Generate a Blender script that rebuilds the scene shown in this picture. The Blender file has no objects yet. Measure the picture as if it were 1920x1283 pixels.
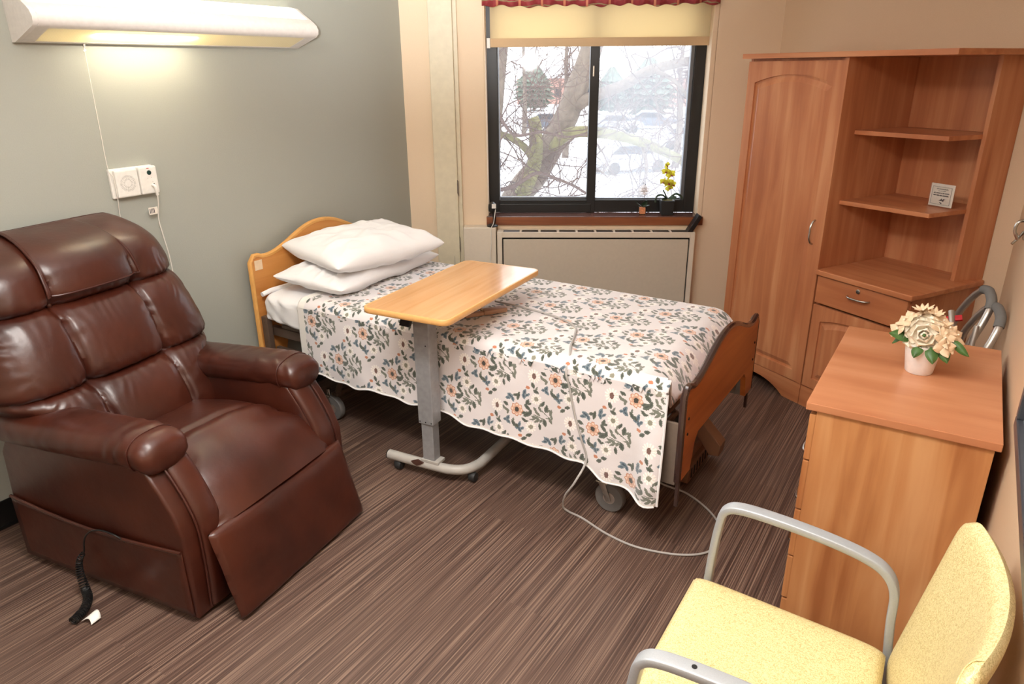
import bpy, bmesh, math, random
from mathutils import Vector, Matrix, noise
random.seed(7)
PI = math.pi
R = math.radians
sc = bpy.context.scene
col = sc.collection

# ---------------------------------------------------------------- camera, world, lights, exposure
F_PX, PITCH, ROLL, AZ = 1331.21, R(21.0911), R(-0.4921), R(32.5363)
cam_d = bpy.data.cameras.new('camera')
cam_d.sensor_width = 36.0
cam_d.lens = F_PX / 1920 * 36.0
cam_d.clip_start = 0.02
cam_d.clip_end = 1000
cam = bpy.data.objects.new('camera', cam_d)
col.objects.link(cam)
sc.camera = cam
rt = Vector((math.cos(AZ), math.sin(AZ), 0))
fw = Vector((-math.sin(AZ), math.cos(AZ), 0))
fwd = fw * math.cos(PITCH) - Vector((0, 0, math.sin(PITCH)))
dn = -(fw * math.sin(PITCH) + Vector((0, 0, math.cos(PITCH))))
ex = rt * math.cos(ROLL) - dn * math.sin(ROLL)
ey = rt * math.sin(ROLL) + dn * math.cos(ROLL)
m3 = Matrix((ex, -ey, -fwd)).transposed()
cam.matrix_world = Matrix.Translation((2.919, 0, 1.65)) @ m3.to_4x4()

sc.view_settings.view_transform = 'Standard'
sc.view_settings.look = 'None'
sc.view_settings.gamma = 1
sc.view_settings.use_curve_mapping = False
sc.view_settings.exposure = 0.0

w = bpy.data.worlds.new('overcast_sky')
sc.world = w
w.use_nodes = True
wn = w.node_tree.nodes
wn['Background'].inputs[0].default_value = (0.93, 0.96, 1.0, 1)
wn['Background'].inputs[1].default_value = 3.4


def area(name, loc, size, sizey, power, colr, target=None, rot=None, spread=None):
    d = bpy.data.lights.new(name, 'AREA')
    d.shape = 'RECTANGLE'
    d.size = size
    d.size_y = sizey
    d.energy = power
    d.color = colr
    if spread:
        d.spread = spread
    o = bpy.data.objects.new(name, d)
    col.objects.link(o)
    o.location = loc
    if target is not None:
        o.rotation_euler = (Vector(target) - Vector(loc)).to_track_quat('-Z', 'Y').to_euler()
    elif rot:
        o.rotation_euler = rot
    return o


area('ceiling_lamp_light', (1.75, 0.9, 2.36), 1.15, 0.28, 36, (1.0, 0.97, 0.93))
area('entry_lamp_light', (2.1, -0.9, 2.36), 1.15, 0.5, 24, (1.0, 0.97, 0.93))
# the photographer's flash, fired at the white ceiling
fl_d = bpy.data.lights.new('bounced_flash', 'SPOT')
fl_d.energy = 700
fl_d.spot_size = R(78)
fl_d.spot_blend = 0.6
fl_d.shadow_soft_size = 0.06
fl_d.color = (1.0, 0.99, 0.985)
fl_o = bpy.data.objects.new('bounced_flash', fl_d)
col.objects.link(fl_o)
fl_o.location = (2.80, -0.12, 1.72)
fl_o.rotation_euler = (Vector((2.1, 0.75, 2.44)) - Vector(fl_o.location)).to_track_quat('-Z', 'Y').to_euler()

# ---------------------------------------------------------------- materials


def lin(c):
    return tuple(((x / 255.0) / 12.92 if x / 255.0 <= 0.04045 else ((x / 255.0 + 0.055) / 1.055) ** 2.4) for x in c[:3]) + (1.0,)


def new_mat(name):
    m = bpy.data.materials.new(name)
    m.use_nodes = True
    nt = m.node_tree
    return m, nt, nt.nodes['Principled BSDF']


def plain(name, c, rough=0.6, metal=0.0, bump=0.0, scale=60, var=0.04, spec=0.5, coat=0.0, trans=0.0):
    m, nt, b = new_mat(name)
    n = nt.nodes.new('ShaderNodeTexNoise')
    n.inputs['Scale'].default_value = scale
    n.inputs['Detail'].default_value = 3
    tc = nt.nodes.new('ShaderNodeTexCoord')
    nt.links.new(tc.outputs['Object'], n.inputs['Vector'])
    r = nt.nodes.new('ShaderNodeValToRGB')
    l = lin(c)
    r.color_ramp.elements[0].position = 0.3
    r.color_ramp.elements[1].position = 0.7
    r.color_ramp.elements[0].color = tuple(x * (1 - var) for x in l[:3]) + (1,)
    r.color_ramp.elements[1].color = tuple(min(1, x * (1 + var)) for x in l[:3]) + (1,)
    nt.links.new(n.outputs['Fac'], r.inputs['Fac'])
    nt.links.new(r.outputs['Color'], b.inputs['Base Color'])
    b.inputs['Roughness'].default_value = rough
    b.inputs['Metallic'].default_value = metal
    b.inputs['Specular IOR Level'].default_value = spec
    b.inputs['Coat Weight'].default_value = coat
    b.inputs['Transmission Weight'].default_value = trans
    if bump:
        bp = nt.nodes.new('ShaderNodeBump')
        bp.inputs['Strength'].default_value = bump
        bp.inputs['Distance'].default_value = 0.004
        nt.links.new(n.outputs['Fac'], bp.inputs['Height'])
        nt.links.new(bp.outputs['Normal'], b.inputs['Normal'])
    return m


def wood(name, c0, c1, c2, axis='Z', rough=0.38, scale=1.0, blotch=0.5):
    """grain along the given object axis"""
    m, nt, b = new_mat(name)
    tc = nt.nodes.new('ShaderNodeTexCoord')
    mp = nt.nodes.new('ShaderNodeMapping')
    s = [22 * scale, 22 * scale, 22 * scale]
    s['XYZ'.index(axis)] = 1.3 * scale
    mp.inputs['Scale'].default_value = s
    nt.links.new(tc.outputs['Object'], mp.inputs['Vector'])
    n = nt.nodes.new('ShaderNodeTexNoise')
    n.inputs['Scale'].default_value = 1.0
    n.inputs['Detail'].default_value = 5
    n.inputs['Distortion'].default_value = 0.7
    nt.links.new(mp.outputs['Vector'], n.inputs['Vector'])
    mp2 = nt.nodes.new('ShaderNodeMapping')
    s2 = [7 * scale, 7 * scale, 7 * scale]
    s2['XYZ'.index(axis)] = 1.6 * scale
    mp2.inputs['Scale'].default_value = s2
    nt.links.new(tc.outputs['Object'], mp2.inputs['Vector'])
    n2 = nt.nodes.new('ShaderNodeTexNoise')
    n2.inputs['Scale'].default_value = 1.0
    n2.inputs['Detail'].default_value = 2
    nt.links.new(mp2.outputs['Vector'], n2.inputs['Vector'])
    mx = nt.nodes.new('ShaderNodeMix')
    mx.inputs[0].default_value = blotch
    nt.links.new(n.outputs['Fac'], mx.inputs[2])
    nt.links.new(n2.outputs['Fac'], mx.inputs[3])
    r = nt.nodes.new('ShaderNodeValToRGB')
    e = r.color_ramp.elements
    e[0].position = 0.37
    e[0].color = lin(c0)
    e[1].position = 0.63
    e[1].color = lin(c2)
    k = e.new(0.5)
    k.color = lin(c1)
    nt.links.new(mx.outputs[0], r.inputs['Fac'])
    nt.links.new(r.outputs['Color'], b.inputs['Base Color'])
    b.inputs['Roughness'].default_value = rough
    return m


def emit(name, c, strength):
    m, nt, b = new_mat(name)
    b.inputs['Base Color'].default_value = lin(c)
    b.inputs['Emission Color'].default_value = lin(c)
    b.inputs['Emission Strength'].default_value = strength
    return m


M = {}
M['wall_green'] = plain('sage grey wall paint', (166, 169, 160), 0.62, bump=0.12, scale=220, var=0.015)
M['wall_cream'] = plain('cream wall paint', (236, 213, 184), 0.6, bump=0.12, scale=200, var=0.015)
M['wall_tan'] = plain('tan wall paint', (218, 189, 158), 0.5, bump=0.12, scale=200, var=0.02)
M['column'] = plain('chipped ivory paint', (222, 212, 186), 0.45, bump=0.2, scale=30, var=0.04)
M['ceil'] = plain('white ceiling', (242, 240, 236), 0.9)
M['base'] = plain('black vinyl base', (22, 22, 22), 0.35)
M['white_paint'] = plain('white enamel', (232, 230, 226), 0.35)
M['lampbody'] = plain('white lamp housing', (232, 228, 224), 0.3)
M['white_plastic'] = plain('white plastic', (236, 234, 228), 0.4)
M['grille'] = plain('grille shadow grey', (150, 148, 142), 0.6)
M['darkgreen'] = plain('dark green plastic', (30, 62, 58), 0.3)
M['black'] = plain('black plastic', (20, 20, 21), 0.4)
M['blackframe'] = plain('black anodised frame', (24, 25, 27), 0.42)
M['greyframe'] = plain('grey aluminium track', (110, 116, 124), 0.4, metal=0.3)
M['chrome'] = plain('brushed nickel', (190, 188, 182), 0.25, metal=1.0, scale=30)
M['steel'] = plain('worn aluminium post', (160, 161, 163), 0.4, metal=0.3, bump=0.1, scale=40, var=0.1)
M['greytube'] = plain('chipped grey white enamel', (176, 172, 166), 0.4, scale=25, var=0.05)
M['rust'] = plain('rusty bare patch', (74, 44, 34), 0.7)
M['rubber'] = plain('dark rubber', (38, 38, 38), 0.55)
M['greyrubber'] = plain('grey rubber', (108, 106, 104), 0.5)
M['bedmetal'] = plain('brown painted bed steel', (92, 74, 62), 0.45, var=0.06)
M['bedmetal2'] = plain('taupe painted bed steel', (118, 104, 92), 0.45, var=0.06)
M['bedplastic'] = plain('brown bed plastic', (112, 74, 50), 0.5)
M['sheet'] = plain('white cotton', (240, 239, 240), 0.85, bump=0.1, scale=300, var=0.01)
M['cordgrey'] = plain('grey cord', (176, 172, 168), 0.5)
M['cordwhite'] = plain('white cord', (232, 228, 220), 0.5)
M['remote'] = plain('tan control plastic', (172, 134, 108), 0.45)
M['chairframe'] = plain('silver painted frame', (168, 172, 176), 0.38, metal=0.25, bump=0.05, scale=400)
M['radiator'] = plain('warm grey enamel', (206, 194, 176), 0.4, var=0.02)
M['radiator2'] = plain('cream enamel', (226, 214, 196), 0.4, var=0.02)
M['dark'] = plain('dark gap', (18, 16, 15), 0.8)
M['blind'] = plain('cream blind fabric', (238, 218, 172), 0.8, var=0.01)
M['blindbar'] = plain('tan blind hem', (212, 182, 142), 0.7, var=0.01)
M['wardrobe'] = wood('pear wood laminate', (172, 104, 68), (190, 122, 82), (206, 144, 102), 'Z')
M['wardrobe_h'] = wood('pear wood laminate across', (174, 104, 66), (192, 122, 80), (206, 142, 100), 'X')
M['dresser_top'] = wood('light pear laminate top', (188, 122, 84), (202, 138, 98), (212, 150, 112), 'X', rough=0.3, blotch=0.75)
M['dresser'] = wood('honey pear laminate', (168, 104, 60), (196, 134, 84), (212, 156, 106), 'Z', blotch=0.55)
M['headboard'] = wood('oak laminate', (178, 114, 52), (200, 134, 68), (212, 150, 84), 'Y', rough=0.4)
M['headedge'] = plain('light oak edge', (216, 160, 88), 0.4, scale=20, var=0.08)
M['footboard'] = wood('orange oak laminate', (160, 84, 34), (180, 100, 44), (194, 116, 56), 'Y', rough=0.4)
M['footedge'] = plain('dark brown edge trim', (58, 40, 36), 0.18, coat=0.4)
M['tabletop'] = wood('maple laminate', (206, 148, 92), (218, 162, 106), (226, 174, 120), 'Y', rough=0.25, blotch=0.3)
M['tabletop'].node_tree.nodes['Principled BSDF'].inputs['Coat Weight'].default_value = 0.7
M['tabletop'].node_tree.nodes['Principled BSDF'].inputs['Coat Roughness'].default_value = 0.12
M['tableedge'] = plain('maple edge band', (222, 170, 106), 0.35)
M['sill'] = wood('reddish wood sill', (104, 56, 34), (130, 74, 46), (152, 92, 58), 'X', rough=0.3, blotch=0.2)
M['silltop'] = plain('dark mahogany laminate', (96, 66, 60), 0.14, var=0.06)
M['green'] = plain('leaf green', (70, 108, 52), 0.45, var=0.2, scale=40)
M['darkleaf'] = plain('dark orchid leaf', (34, 58, 42), 0.35, var=0.2)
M['cream_petal'] = plain('cream petal', (250, 240, 220), 0.7, var=0.03)
M['beige_petal'] = plain('beige petal', (232, 206, 172), 0.7, var=0.06, scale=40)
M['petal_yellow'] = plain('yellow green petal', (206, 196, 66), 0.6, var=0.12, scale=90)
M['petal_white'] = plain('white petal', (240, 236, 236), 0.6)
for _k in ('petal_yellow', 'petal_white'):
    _nt = M[_k].node_tree
    _t = _nt.nodes.new('ShaderNodeBsdfTranslucent')
    _t.inputs[0].default_value = lin((214, 204, 70) if _k == 'petal_yellow' else (248, 246, 246))
    _m = _nt.nodes.new('ShaderNodeMixShader')
    _m.inputs[0].default_value = 0.5
    _nt.links.new(_nt.nodes['Principled BSDF'].outputs[0], _m.inputs[1])
    _nt.links.new(_t.outputs[0], _m.inputs[2])
    _nt.links.new(_m.outputs[0], _nt.nodes['Material Output'].inputs[0])
M['magenta'] = plain('magenta lip', (150, 40, 60), 0.6)
M['pot_white'] = plain('white ceramic', (240, 236, 234), 0.3)
M['pot_black'] = plain('matte black pot', (26, 26, 27), 0.6)
M['pebble'] = plain('orange pebbles', (214, 140, 92), 0.6, var=0.3, scale=150)
M['soil'] = plain('dark soil', (38, 32, 26), 0.9)
M['red'] = plain('red webbing', (196, 24, 36), 0.5)
M['alu'] = plain('satin aluminium tube', (196, 190, 184), 0.28, metal=0.85)
M['greyfoam'] = plain('grey foam grip', (116, 114, 112), 0.8)
M['paper'] = plain('printed card', (238, 230, 218), 0.6)
M['ink'] = plain('dark ink', (52, 50, 62), 0.7)
M['mat_grey'] = plain('pale grey print', (186, 186, 188), 0.6)
M['frame_dark'] = plain('charcoal frame', (58, 60, 66), 0.35)
M['snow'] = plain('snow', (240, 242, 246), 0.9, bump=0.3, scale=1.2, var=0.02)
M['bark'] = plain('grey bark', (112, 102, 92), 0.9, bump=0.6, scale=18, var=0.3)
M['moss'] = plain('mossy bark', (120, 118, 82), 0.9, bump=0.6, scale=14, var=0.3)
M['twig'] = plain('thin brown twigs', (86, 70, 66), 0.8, var=0.2)
M['evergreen'] = plain('evergreen needles', (100, 112, 100), 0.9, bump=0.5, scale=4, var=0.35)
M['brickwall'] = plain('pale brick', (172, 132, 120), 0.8, var=0.12)
M['carpaint'] = plain('dark car paint', (84, 92, 104), 0.3)
M['carpaint2'] = plain('silver car paint', (150, 154, 160), 0.3)
M['carglass'] = plain('car glass', (44, 50, 58), 0.1)
M['yellowtag'] = plain('yellow tag', (220, 200, 60), 0.6)


def leather():
    m, nt, b = new_mat('brown leather')
    tc = nt.nodes.new('ShaderNodeTexCoord')
    n = nt.nodes.new('ShaderNodeTexNoise')
    n.inputs['Scale'].default_value = 5
    n.inputs['Detail'].default_value = 5
    nt.links.new(tc.outputs['Object'], n.inputs['Vector'])
    r = nt.nodes.new('ShaderNodeValToRGB')
    r.color_ramp.elements[0].position = 0.3
    r.color_ramp.elements[0].color = lin((52, 20, 12))
    r.color_ramp.elements[1].position = 0.7
    r.color_ramp.elements[1].color = lin((74, 32, 19))
    nt.links.new(n.outputs['Fac'], r.inputs['Fac'])
    nt.links.new(r.outputs['Color'], b.inputs['Base Color'])
    b.inputs['Roughness'].default_value = 0.36
    b.inputs['Specular IOR Level'].default_value = 0.55
    b.inputs['Coat Weight'].default_value = 0.15
    b.inputs['Coat Roughness'].default_value = 0.25
    v = nt.nodes.new('ShaderNodeTexVoronoi')
    v.inputs['Scale'].default_value = 420
    nt.links.new(tc.outputs['Object'], v.inputs['Vector'])
    n3 = nt.nodes.new('ShaderNodeTexNoise')
    n3.inputs['Scale'].default_value = 16
    n3.inputs['Detail'].default_value = 4
    nt.links.new(tc.outputs['Object'], n3.inputs['Vector'])
    b1 = nt.nodes.new('ShaderNodeBump')
    b1.inputs['Strength'].default_value = 0.05
    b1.inputs['Distance'].default_value = 0.001
    nt.links.new(v.outputs['Distance'], b1.inputs['Height'])
    b2 = nt.nodes.new('ShaderNodeBump')
    b2.inputs['Strength'].default_value = 0.16
    b2.inputs['Distance'].default_value = 0.012
    nt.links.new(n3.outputs['Fac'], b2.inputs['Height'])
    nt.links.new(b1.outputs['Normal'], b2.inputs['Normal'])
    nt.links.new(b2.outputs['Normal'], b.inputs['Normal'])
    return m


M['leather'] = leather()
M['leather_dark'] = plain('leather piping', (66, 30, 22), 0.35)


def vinyl_yellow():
    m, nt, b = new_mat('pale yellow crackle vinyl')
    tc = nt.nodes.new('ShaderNodeTexCoord')
    n = nt.nodes.new('ShaderNodeTexNoise')
    n.inputs['Scale'].default_value = 60
    n.inputs['Detail'].default_value = 2
    nt.links.new(tc.outputs['Object'], n.inputs['Vector'])
    mx = nt.nodes.new('ShaderNodeMix')
    mx.data_type = 'VECTOR'
    mx.inputs[0].default_value = 0.06
    nt.links.new(tc.outputs['Object'], mx.inputs[4])
    nt.links.new(n.outputs['Color'], mx.inputs[5])
    v = nt.nodes.new('ShaderNodeTexVoronoi')
    v.feature = 'DISTANCE_TO_EDGE'
    v.inputs['Scale'].default_value = 110
    nt.links.new(mx.outputs[1], v.inputs['Vector'])
    r = nt.nodes.new('ShaderNodeValToRGB')
    r.color_ramp.elements[0].position = 0.0
    r.color_ramp.elements[0].color = lin((184, 162, 102))
    r.color_ramp.elements[1].position = 0.12
    r.color_ramp.elements[1].color = lin((226, 209, 156))
    nt.links.new(v.outputs['Distance'], r.inputs['Fac'])
    nt.links.new(r.outputs['Color'], b.inputs['Base Color'])
    b.inputs['Roughness'].default_value = 0.42
    return m


M['yellow'] = vinyl_yellow()


class X:
    """tiny arithmetic wrapper that writes Math nodes"""
    nt = None

    def __init__(s, v):
        s.v = v

    @staticmethod
    def op(o, *a):
        n = X.nt.nodes.new('ShaderNodeMath')
        n.operation = o
        for i, x in enumerate(a):
            x = x.v if isinstance(x, X) else x
            if isinstance(x, (int, float)):
                n.inputs[i].default_value = x
            else:
                X.nt.links.new(x, n.inputs[i])
        return X(n.outputs[0])

    def __add__(s, o): return X.op('ADD', s, o)
    def __sub__(s, o): return X.op('SUBTRACT', s, o)
    def __mul__(s, o): return X.op('MULTIPLY', s, o)
    def __truediv__(s, o): return X.op('DIVIDE', s, o)
    def abs(s): return X.op('ABSOLUTE', s)
    def min(s, o): return X.op('MINIMUM', s, o)
    def max(s, o): return X.op('MAXIMUM', s, o)
    def lt(s, o): return X.op('LESS_THAN', s, o)
    def gt(s, o): return X.op('GREATER_THAN', s, o)


def mixc(nt, fac, a, b):
    n = nt.nodes.new('ShaderNodeMix')
    n.data_type = 'RGBA'
    f = fac.v if isinstance(fac, X) else fac
    if isinstance(f, (int, float)):
        n.inputs[0].default_value = f
    else:
        nt.links.new(f, n.inputs[0])
    for k, c in ((6, a), (7, b)):
        if isinstance(c, tuple):
            n.inputs[k].default_value = c
        else:
            nt.links.new(c, n.inputs[k])
    return n.outputs[2]


def motif_group():
    """one bouquet of the printed blanket: vector (metres, centred) -> colour, mask"""
    g = bpy.data.node_groups.new('printed bouquet', 'ShaderNodeTree')
    g.interface.new_socket('Vector', in_out='INPUT', socket_type='NodeSocketVector')
    g.interface.new_socket('Color In', in_out='INPUT', socket_type='NodeSocketColor')
    g.interface.new_socket('Color', in_out='OUTPUT', socket_type='NodeSocketColor')
    gi = g.nodes.new('NodeGroupInput')
    go = g.nodes.new('NodeGroupOutput')
    X.nt = g
    vec = gi.outputs['Vector']

    def vsub(cx, cy):
        n = g.nodes.new('ShaderNodeVectorMath')
        n.operation = 'SUBTRACT'
        g.links.new(vec, n.inputs[0])
        n.inputs[1].default_value = (cx, cy, 0)
        return n.outputs[0]

    def dot(v, a, b):
        n = g.nodes.new('ShaderNodeVectorMath')
        n.operation = 'DOT_PRODUCT'
        g.links.new(v, n.inputs[0])
        n.inputs[1].default_value = (a, b, 0)
        return X(n.outputs['Value'])

    def leaf(cx, cy, ang, ln, wd):
        v = vsub(cx, cy)
        c, s = math.cos(R(ang)), math.sin(R(ang))
        a = dot(v, c / ln, s / ln)
        b = dot(v, -s / wd, c / wd).abs()
        return X.op('MULTIPLY_ADD', a, a, b)

    def union(ls):
        d = leaf(*ls[0])
        for l in ls[1:]:
            d = d.min(leaf(*l))
        return d
    # small leaves, x y angle half-length half-width in metres, relative to the orange flower
    px = lambda x, y: ((x - 180) / 2523.0, -((y - 725) - (x - 180) / 2523.0 * 748) / 2670.0)
    dark, mid, blue = [], [], []
    for (x, y, a, l, w) in [(292, 712, -40, .017, .0065), (290, 790, 35, .018, .0085), (325, 775, 75, .013, .006),
                            (260, 770, 15, .012, .005), (495, 745, 80, .017, .007), (480, 905, -75, .016, .0075),
                            (428, 945, -80, .014, .005), (458, 690, 60, .013, .005), (345, 470, 115, .014, .006),
                            (380, 545, -20, .013, .006), (268, 1062, 35, .013, .006), (318, 1030, 20, .013, .006),
                            (52, 650, -25, .013, .006), (190, 575, 80, .018, .006), (160, 560, 20, .012, .005),
                            (150, 880, -55, .016, .006), (185, 905, -40, .012, .005), (290, 655, 70, .015, .006),
                            (312, 675, 20, .010, .004), (262, 850, -30, .012, .005), (286, 868, 20, .010, .004)]:
        c = px(x, y)
        dark.append((c[0], c[1], a, l * 1.1, w * 1.25))
    for (x, y, a, l, w) in [(375, 745, -60, .012, .004), (400, 790, -35, .014, .0045), (425, 745, -60, .012, .004),
                            (365, 832, -20, .012, .0045), (400, 850, -35, .013, .0045), (395, 880, 30, .012, .004),
                            (440, 880, 60, .011, .004), (420, 835, -15, .030, .0016), (470, 790, -35, .030, .0016),
                            (545, 790, 75, .014, .005), (540, 880, -60, .015, .005), (555, 845, -80, .012, .004),
                            (520, 770, 50, .010, .003), (430, 700, 70, .010, .003), (525, 860, 0, .016, .002),
                            (60, 715, -15, .015, .0045), (80, 745, 70, .010, .004), (30, 690, -60, .010, .004),
                            (145, 840, 80, .012, .003), (350, 855, 10, .012, .003), (385, 515, 60, .010, .003)]:
        c = px(x, y)
        mid.append((c[0], c[1], a, l * 1.1, w * 1.35))
    for (x, y, a, l, w) in [(100, 565, -30, .016, .0085), (128, 600, -70, .013, .006), (76, 585, 10, .013, .006),
                            (255, 540, 70, .015, .007), (250, 580, -75, .013, .007), (288, 575, 40, .012, .005),
                            (80, 815, 60, .014, .007), (85, 850, -40, .014, .007), (50, 830, 10, .010, .005),
                            (212, 900, 75, .015, .006), (218, 950, -60, .014, .007), (195, 930, 10, .012, .006),
                            (245, 945, 40, .010, .005)]:
        c = px(x, y)
        blue.append((c[0], c[1], a, l * 1.1, w * 1.2))
    d1, d2, d3 = union(dark), union(mid), union(blue)
    colr = gi.outputs['Color In']

    def disc(cx, cy, rx, ry=None):
        v = vsub(cx, cy)
        ry = ry or rx
        a = dot(v, 1 / rx, 0)
        b = dot(v, 0, 1 / ry)
        return X.op('MULTIPLY_ADD', a, a, b * b), v

    def petal(cx, cy, rad, n, depth):
        v = vsub(cx, cy)
        sp = g.nodes.new('ShaderNodeSeparateXYZ')
        g.links.new(v, sp.inputs[0])
        th = X.op('ARCTAN2', sp.outputs[1], sp.outputs[0])
        ln = g.nodes.new('ShaderNodeVectorMath')
        ln.operation = 'LENGTH'
        g.links.new(v, ln.inputs[0])
        wv = X.op('COSINE', th * (n / 2.0)).abs()
        return X(ln.outputs['Value']) / (wv * depth + (1 - depth)) * (1.0 / rad), wv
    # pale daisies
    for (x, y, rr) in [(385, 630, .0235), (335, 938, .023)]:
        c = px(x, y)
        d, wv = petal(c[0], c[1], rr, 11, .25)
        colr = mixc(g, d.lt(1.0), colr, mixc(g, wv, lin((232, 222, 212)), lin((252, 249, 246))))
        dd, _ = disc(c[0], c[1], .0095)
        colr = mixc(g, dd.lt(1.0), colr, lin((146, 144, 128)))
    d, wv = petal(-.093, -.004, .029, 13, .25)
    colr = mixc(g, d.lt(1.0), colr, mixc(g, wv, lin((234, 222, 212)), lin((252, 249, 246))))
    dd, _ = disc(-.093, -.004, .0085, .0125)
    colr = mixc(g, dd.lt(1.0), colr, lin((120, 88, 80)))
    colr = mixc(g, d3.lt(1.0), colr, mixc(g, d3.lt(0.35), lin((116, 132, 142)), lin((66, 84, 98))))
    colr = mixc(g, d2.lt(1.0), colr, lin((116, 120, 108)))
    colr = mixc(g, d1.lt(1.0), colr, mixc(g, d1.lt(0.4), lin((92, 98, 88)), lin((70, 78, 70))))
    for (x, y) in [(290, 490), (228, 1022)]:
        c = px(x, y)
        dd, _ = disc(c[0], c[1], .009, .0065)
        colr = mixc(g, dd.lt(1.0), colr, lin((196, 128, 96)))
    d, wv = petal(0, 0, .0285, 8, .2)
    edge = d.gt(0.86)
    inner = d.lt(0.62)
    pc = mixc(g, wv, lin((214, 160, 130)), lin((240, 216, 198)))
    pc = mixc(g, edge, pc, lin((200, 142, 114)))
    pc = mixc(g, inner * 0.6, pc, lin((200, 138, 104)))
    colr = mixc(g, d.lt(1.0), colr, pc)
    dd, _ = disc(0, 0, .009, .010)
    colr = mixc(g, dd.lt(1.0), colr, lin((66, 60, 52)))
    g.links.new(colr, go.inputs['Color'])
    return g


def blanket_mat():
    g = motif_group()
    m, nt, b = new_mat('floral printed fleece')
    X.nt = nt
    uv = nt.nodes.new('ShaderNodeUVMap')
    n = nt.nodes.new('ShaderNodeTexNoise')
    n.inputs['Scale'].default_value = 230
    n.inputs['Detail'].default_value = 2
    nt.links.new(uv.outputs[0], n.inputs['Vector'])
    sb = nt.nodes.new('ShaderNodeVectorMath')
    sb.operation = 'SUBTRACT'
    nt.links.new(n.outputs['Color'], sb.inputs[0])
    sb.inputs[1].default_value = (.5, .5, .5)
    ma = nt.nodes.new('ShaderNodeVectorMath')
    ma.operation = 'MULTIPLY_ADD'
    nt.links.new(sb.outputs[0], ma.inputs[0])
    ma.inputs[1].default_value = (.009, .009, 0)
    nt.links.new(uv.outputs[0], ma.inputs[2])
    colr = lin((229, 223, 224))
    PX, PY = 0.325, 0.312

    def cell(ox, oy):
        wv = nt.nodes.new('ShaderNodeVectorMath')
        wv.operation = 'WRAP'
        ad = nt.nodes.new('ShaderNodeVectorMath')
        ad.operation = 'SUBTRACT'
        nt.links.new(ma.outputs[0], ad.inputs[0])
        ad.inputs[1].default_value = (ox, oy, 0)
        nt.links.new(ad.outputs[0], wv.inputs[0])
        # wrap so that the bouquet, x -0.13..0.17, y -0.125..0.125, fits whole
        wv.inputs[1].default_value = (0.190, PY / 2, 1)
        wv.inputs[2].default_value = (0.190 - PX, -PY / 2, -1)
        return wv.outputs[0]
    for k, (ox, oy) in enumerate(((1.585, 0.40), (1.585 + PX / 2, 0.40 + PY / 2))):
        gn = nt.nodes.new('ShaderNodeGroup')
        gn.node_tree = g
        nt.links.new(cell(ox, oy), gn.inputs['Vector'])
        if k == 0:
            gn.inputs['Color In'].default_value = colr
        else:
            nt.links.new(colr, gn.inputs['Color In'])
        colr = gn.outputs['Color']
    # plain turned edge: the UV map carries a second map 'edge' that is 1 on the hem
    at = nt.nodes.new('ShaderNodeUVMap')
    at.uv_map = 'edge'
    sp = nt.nodes.new('ShaderNodeSeparateXYZ')
    nt.links.new(at.outputs[0], sp.inputs[0])
    colr = mixc(nt, X(sp.outputs[0]).lt(0.035), colr, lin((240, 236, 230)))
    uv.uv_map = 'UVMap'
    nt.links.new(colr, b.inputs['Base Color'])
    b.inputs['Roughness'].default_value = 0.9
    b.inputs['Sheen Weight'].default_value = 0.6
    n2 = nt.nodes.new('ShaderNodeTexNoise')
    n2.inputs['Scale'].default_value = 350
    nt.links.new(uv.outputs[0], n2.inputs['Vector'])
    n3 = nt.nodes.new('ShaderNodeTexNoise')
    n3.inputs['Scale'].default_value = 14
    nt.links.new(uv.outputs[0], n3.inputs['Vector'])
    bp = nt.nodes.new('ShaderNodeBump')
    bp.inputs['Strength'].default_value = 0.25
    bp.inputs['Distance'].default_value = 0.002
    nt.links.new(n2.outputs['Fac'], bp.inputs['Height'])
    bp2 = nt.nodes.new('ShaderNodeBump')
    bp2.inputs['Strength'].default_value = 0.3
    bp2.inputs['Distance'].default_value = 0.015
    nt.links.new(n3.outputs['Fac'], bp2.inputs['Height'])
    nt.links.new(bp.outputs['Normal'], bp2.inputs['Normal'])
    nt.links.new(bp2.outputs['Normal'], b.inputs['Normal'])
    return m


M['blanket'] = blanket_mat()


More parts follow.
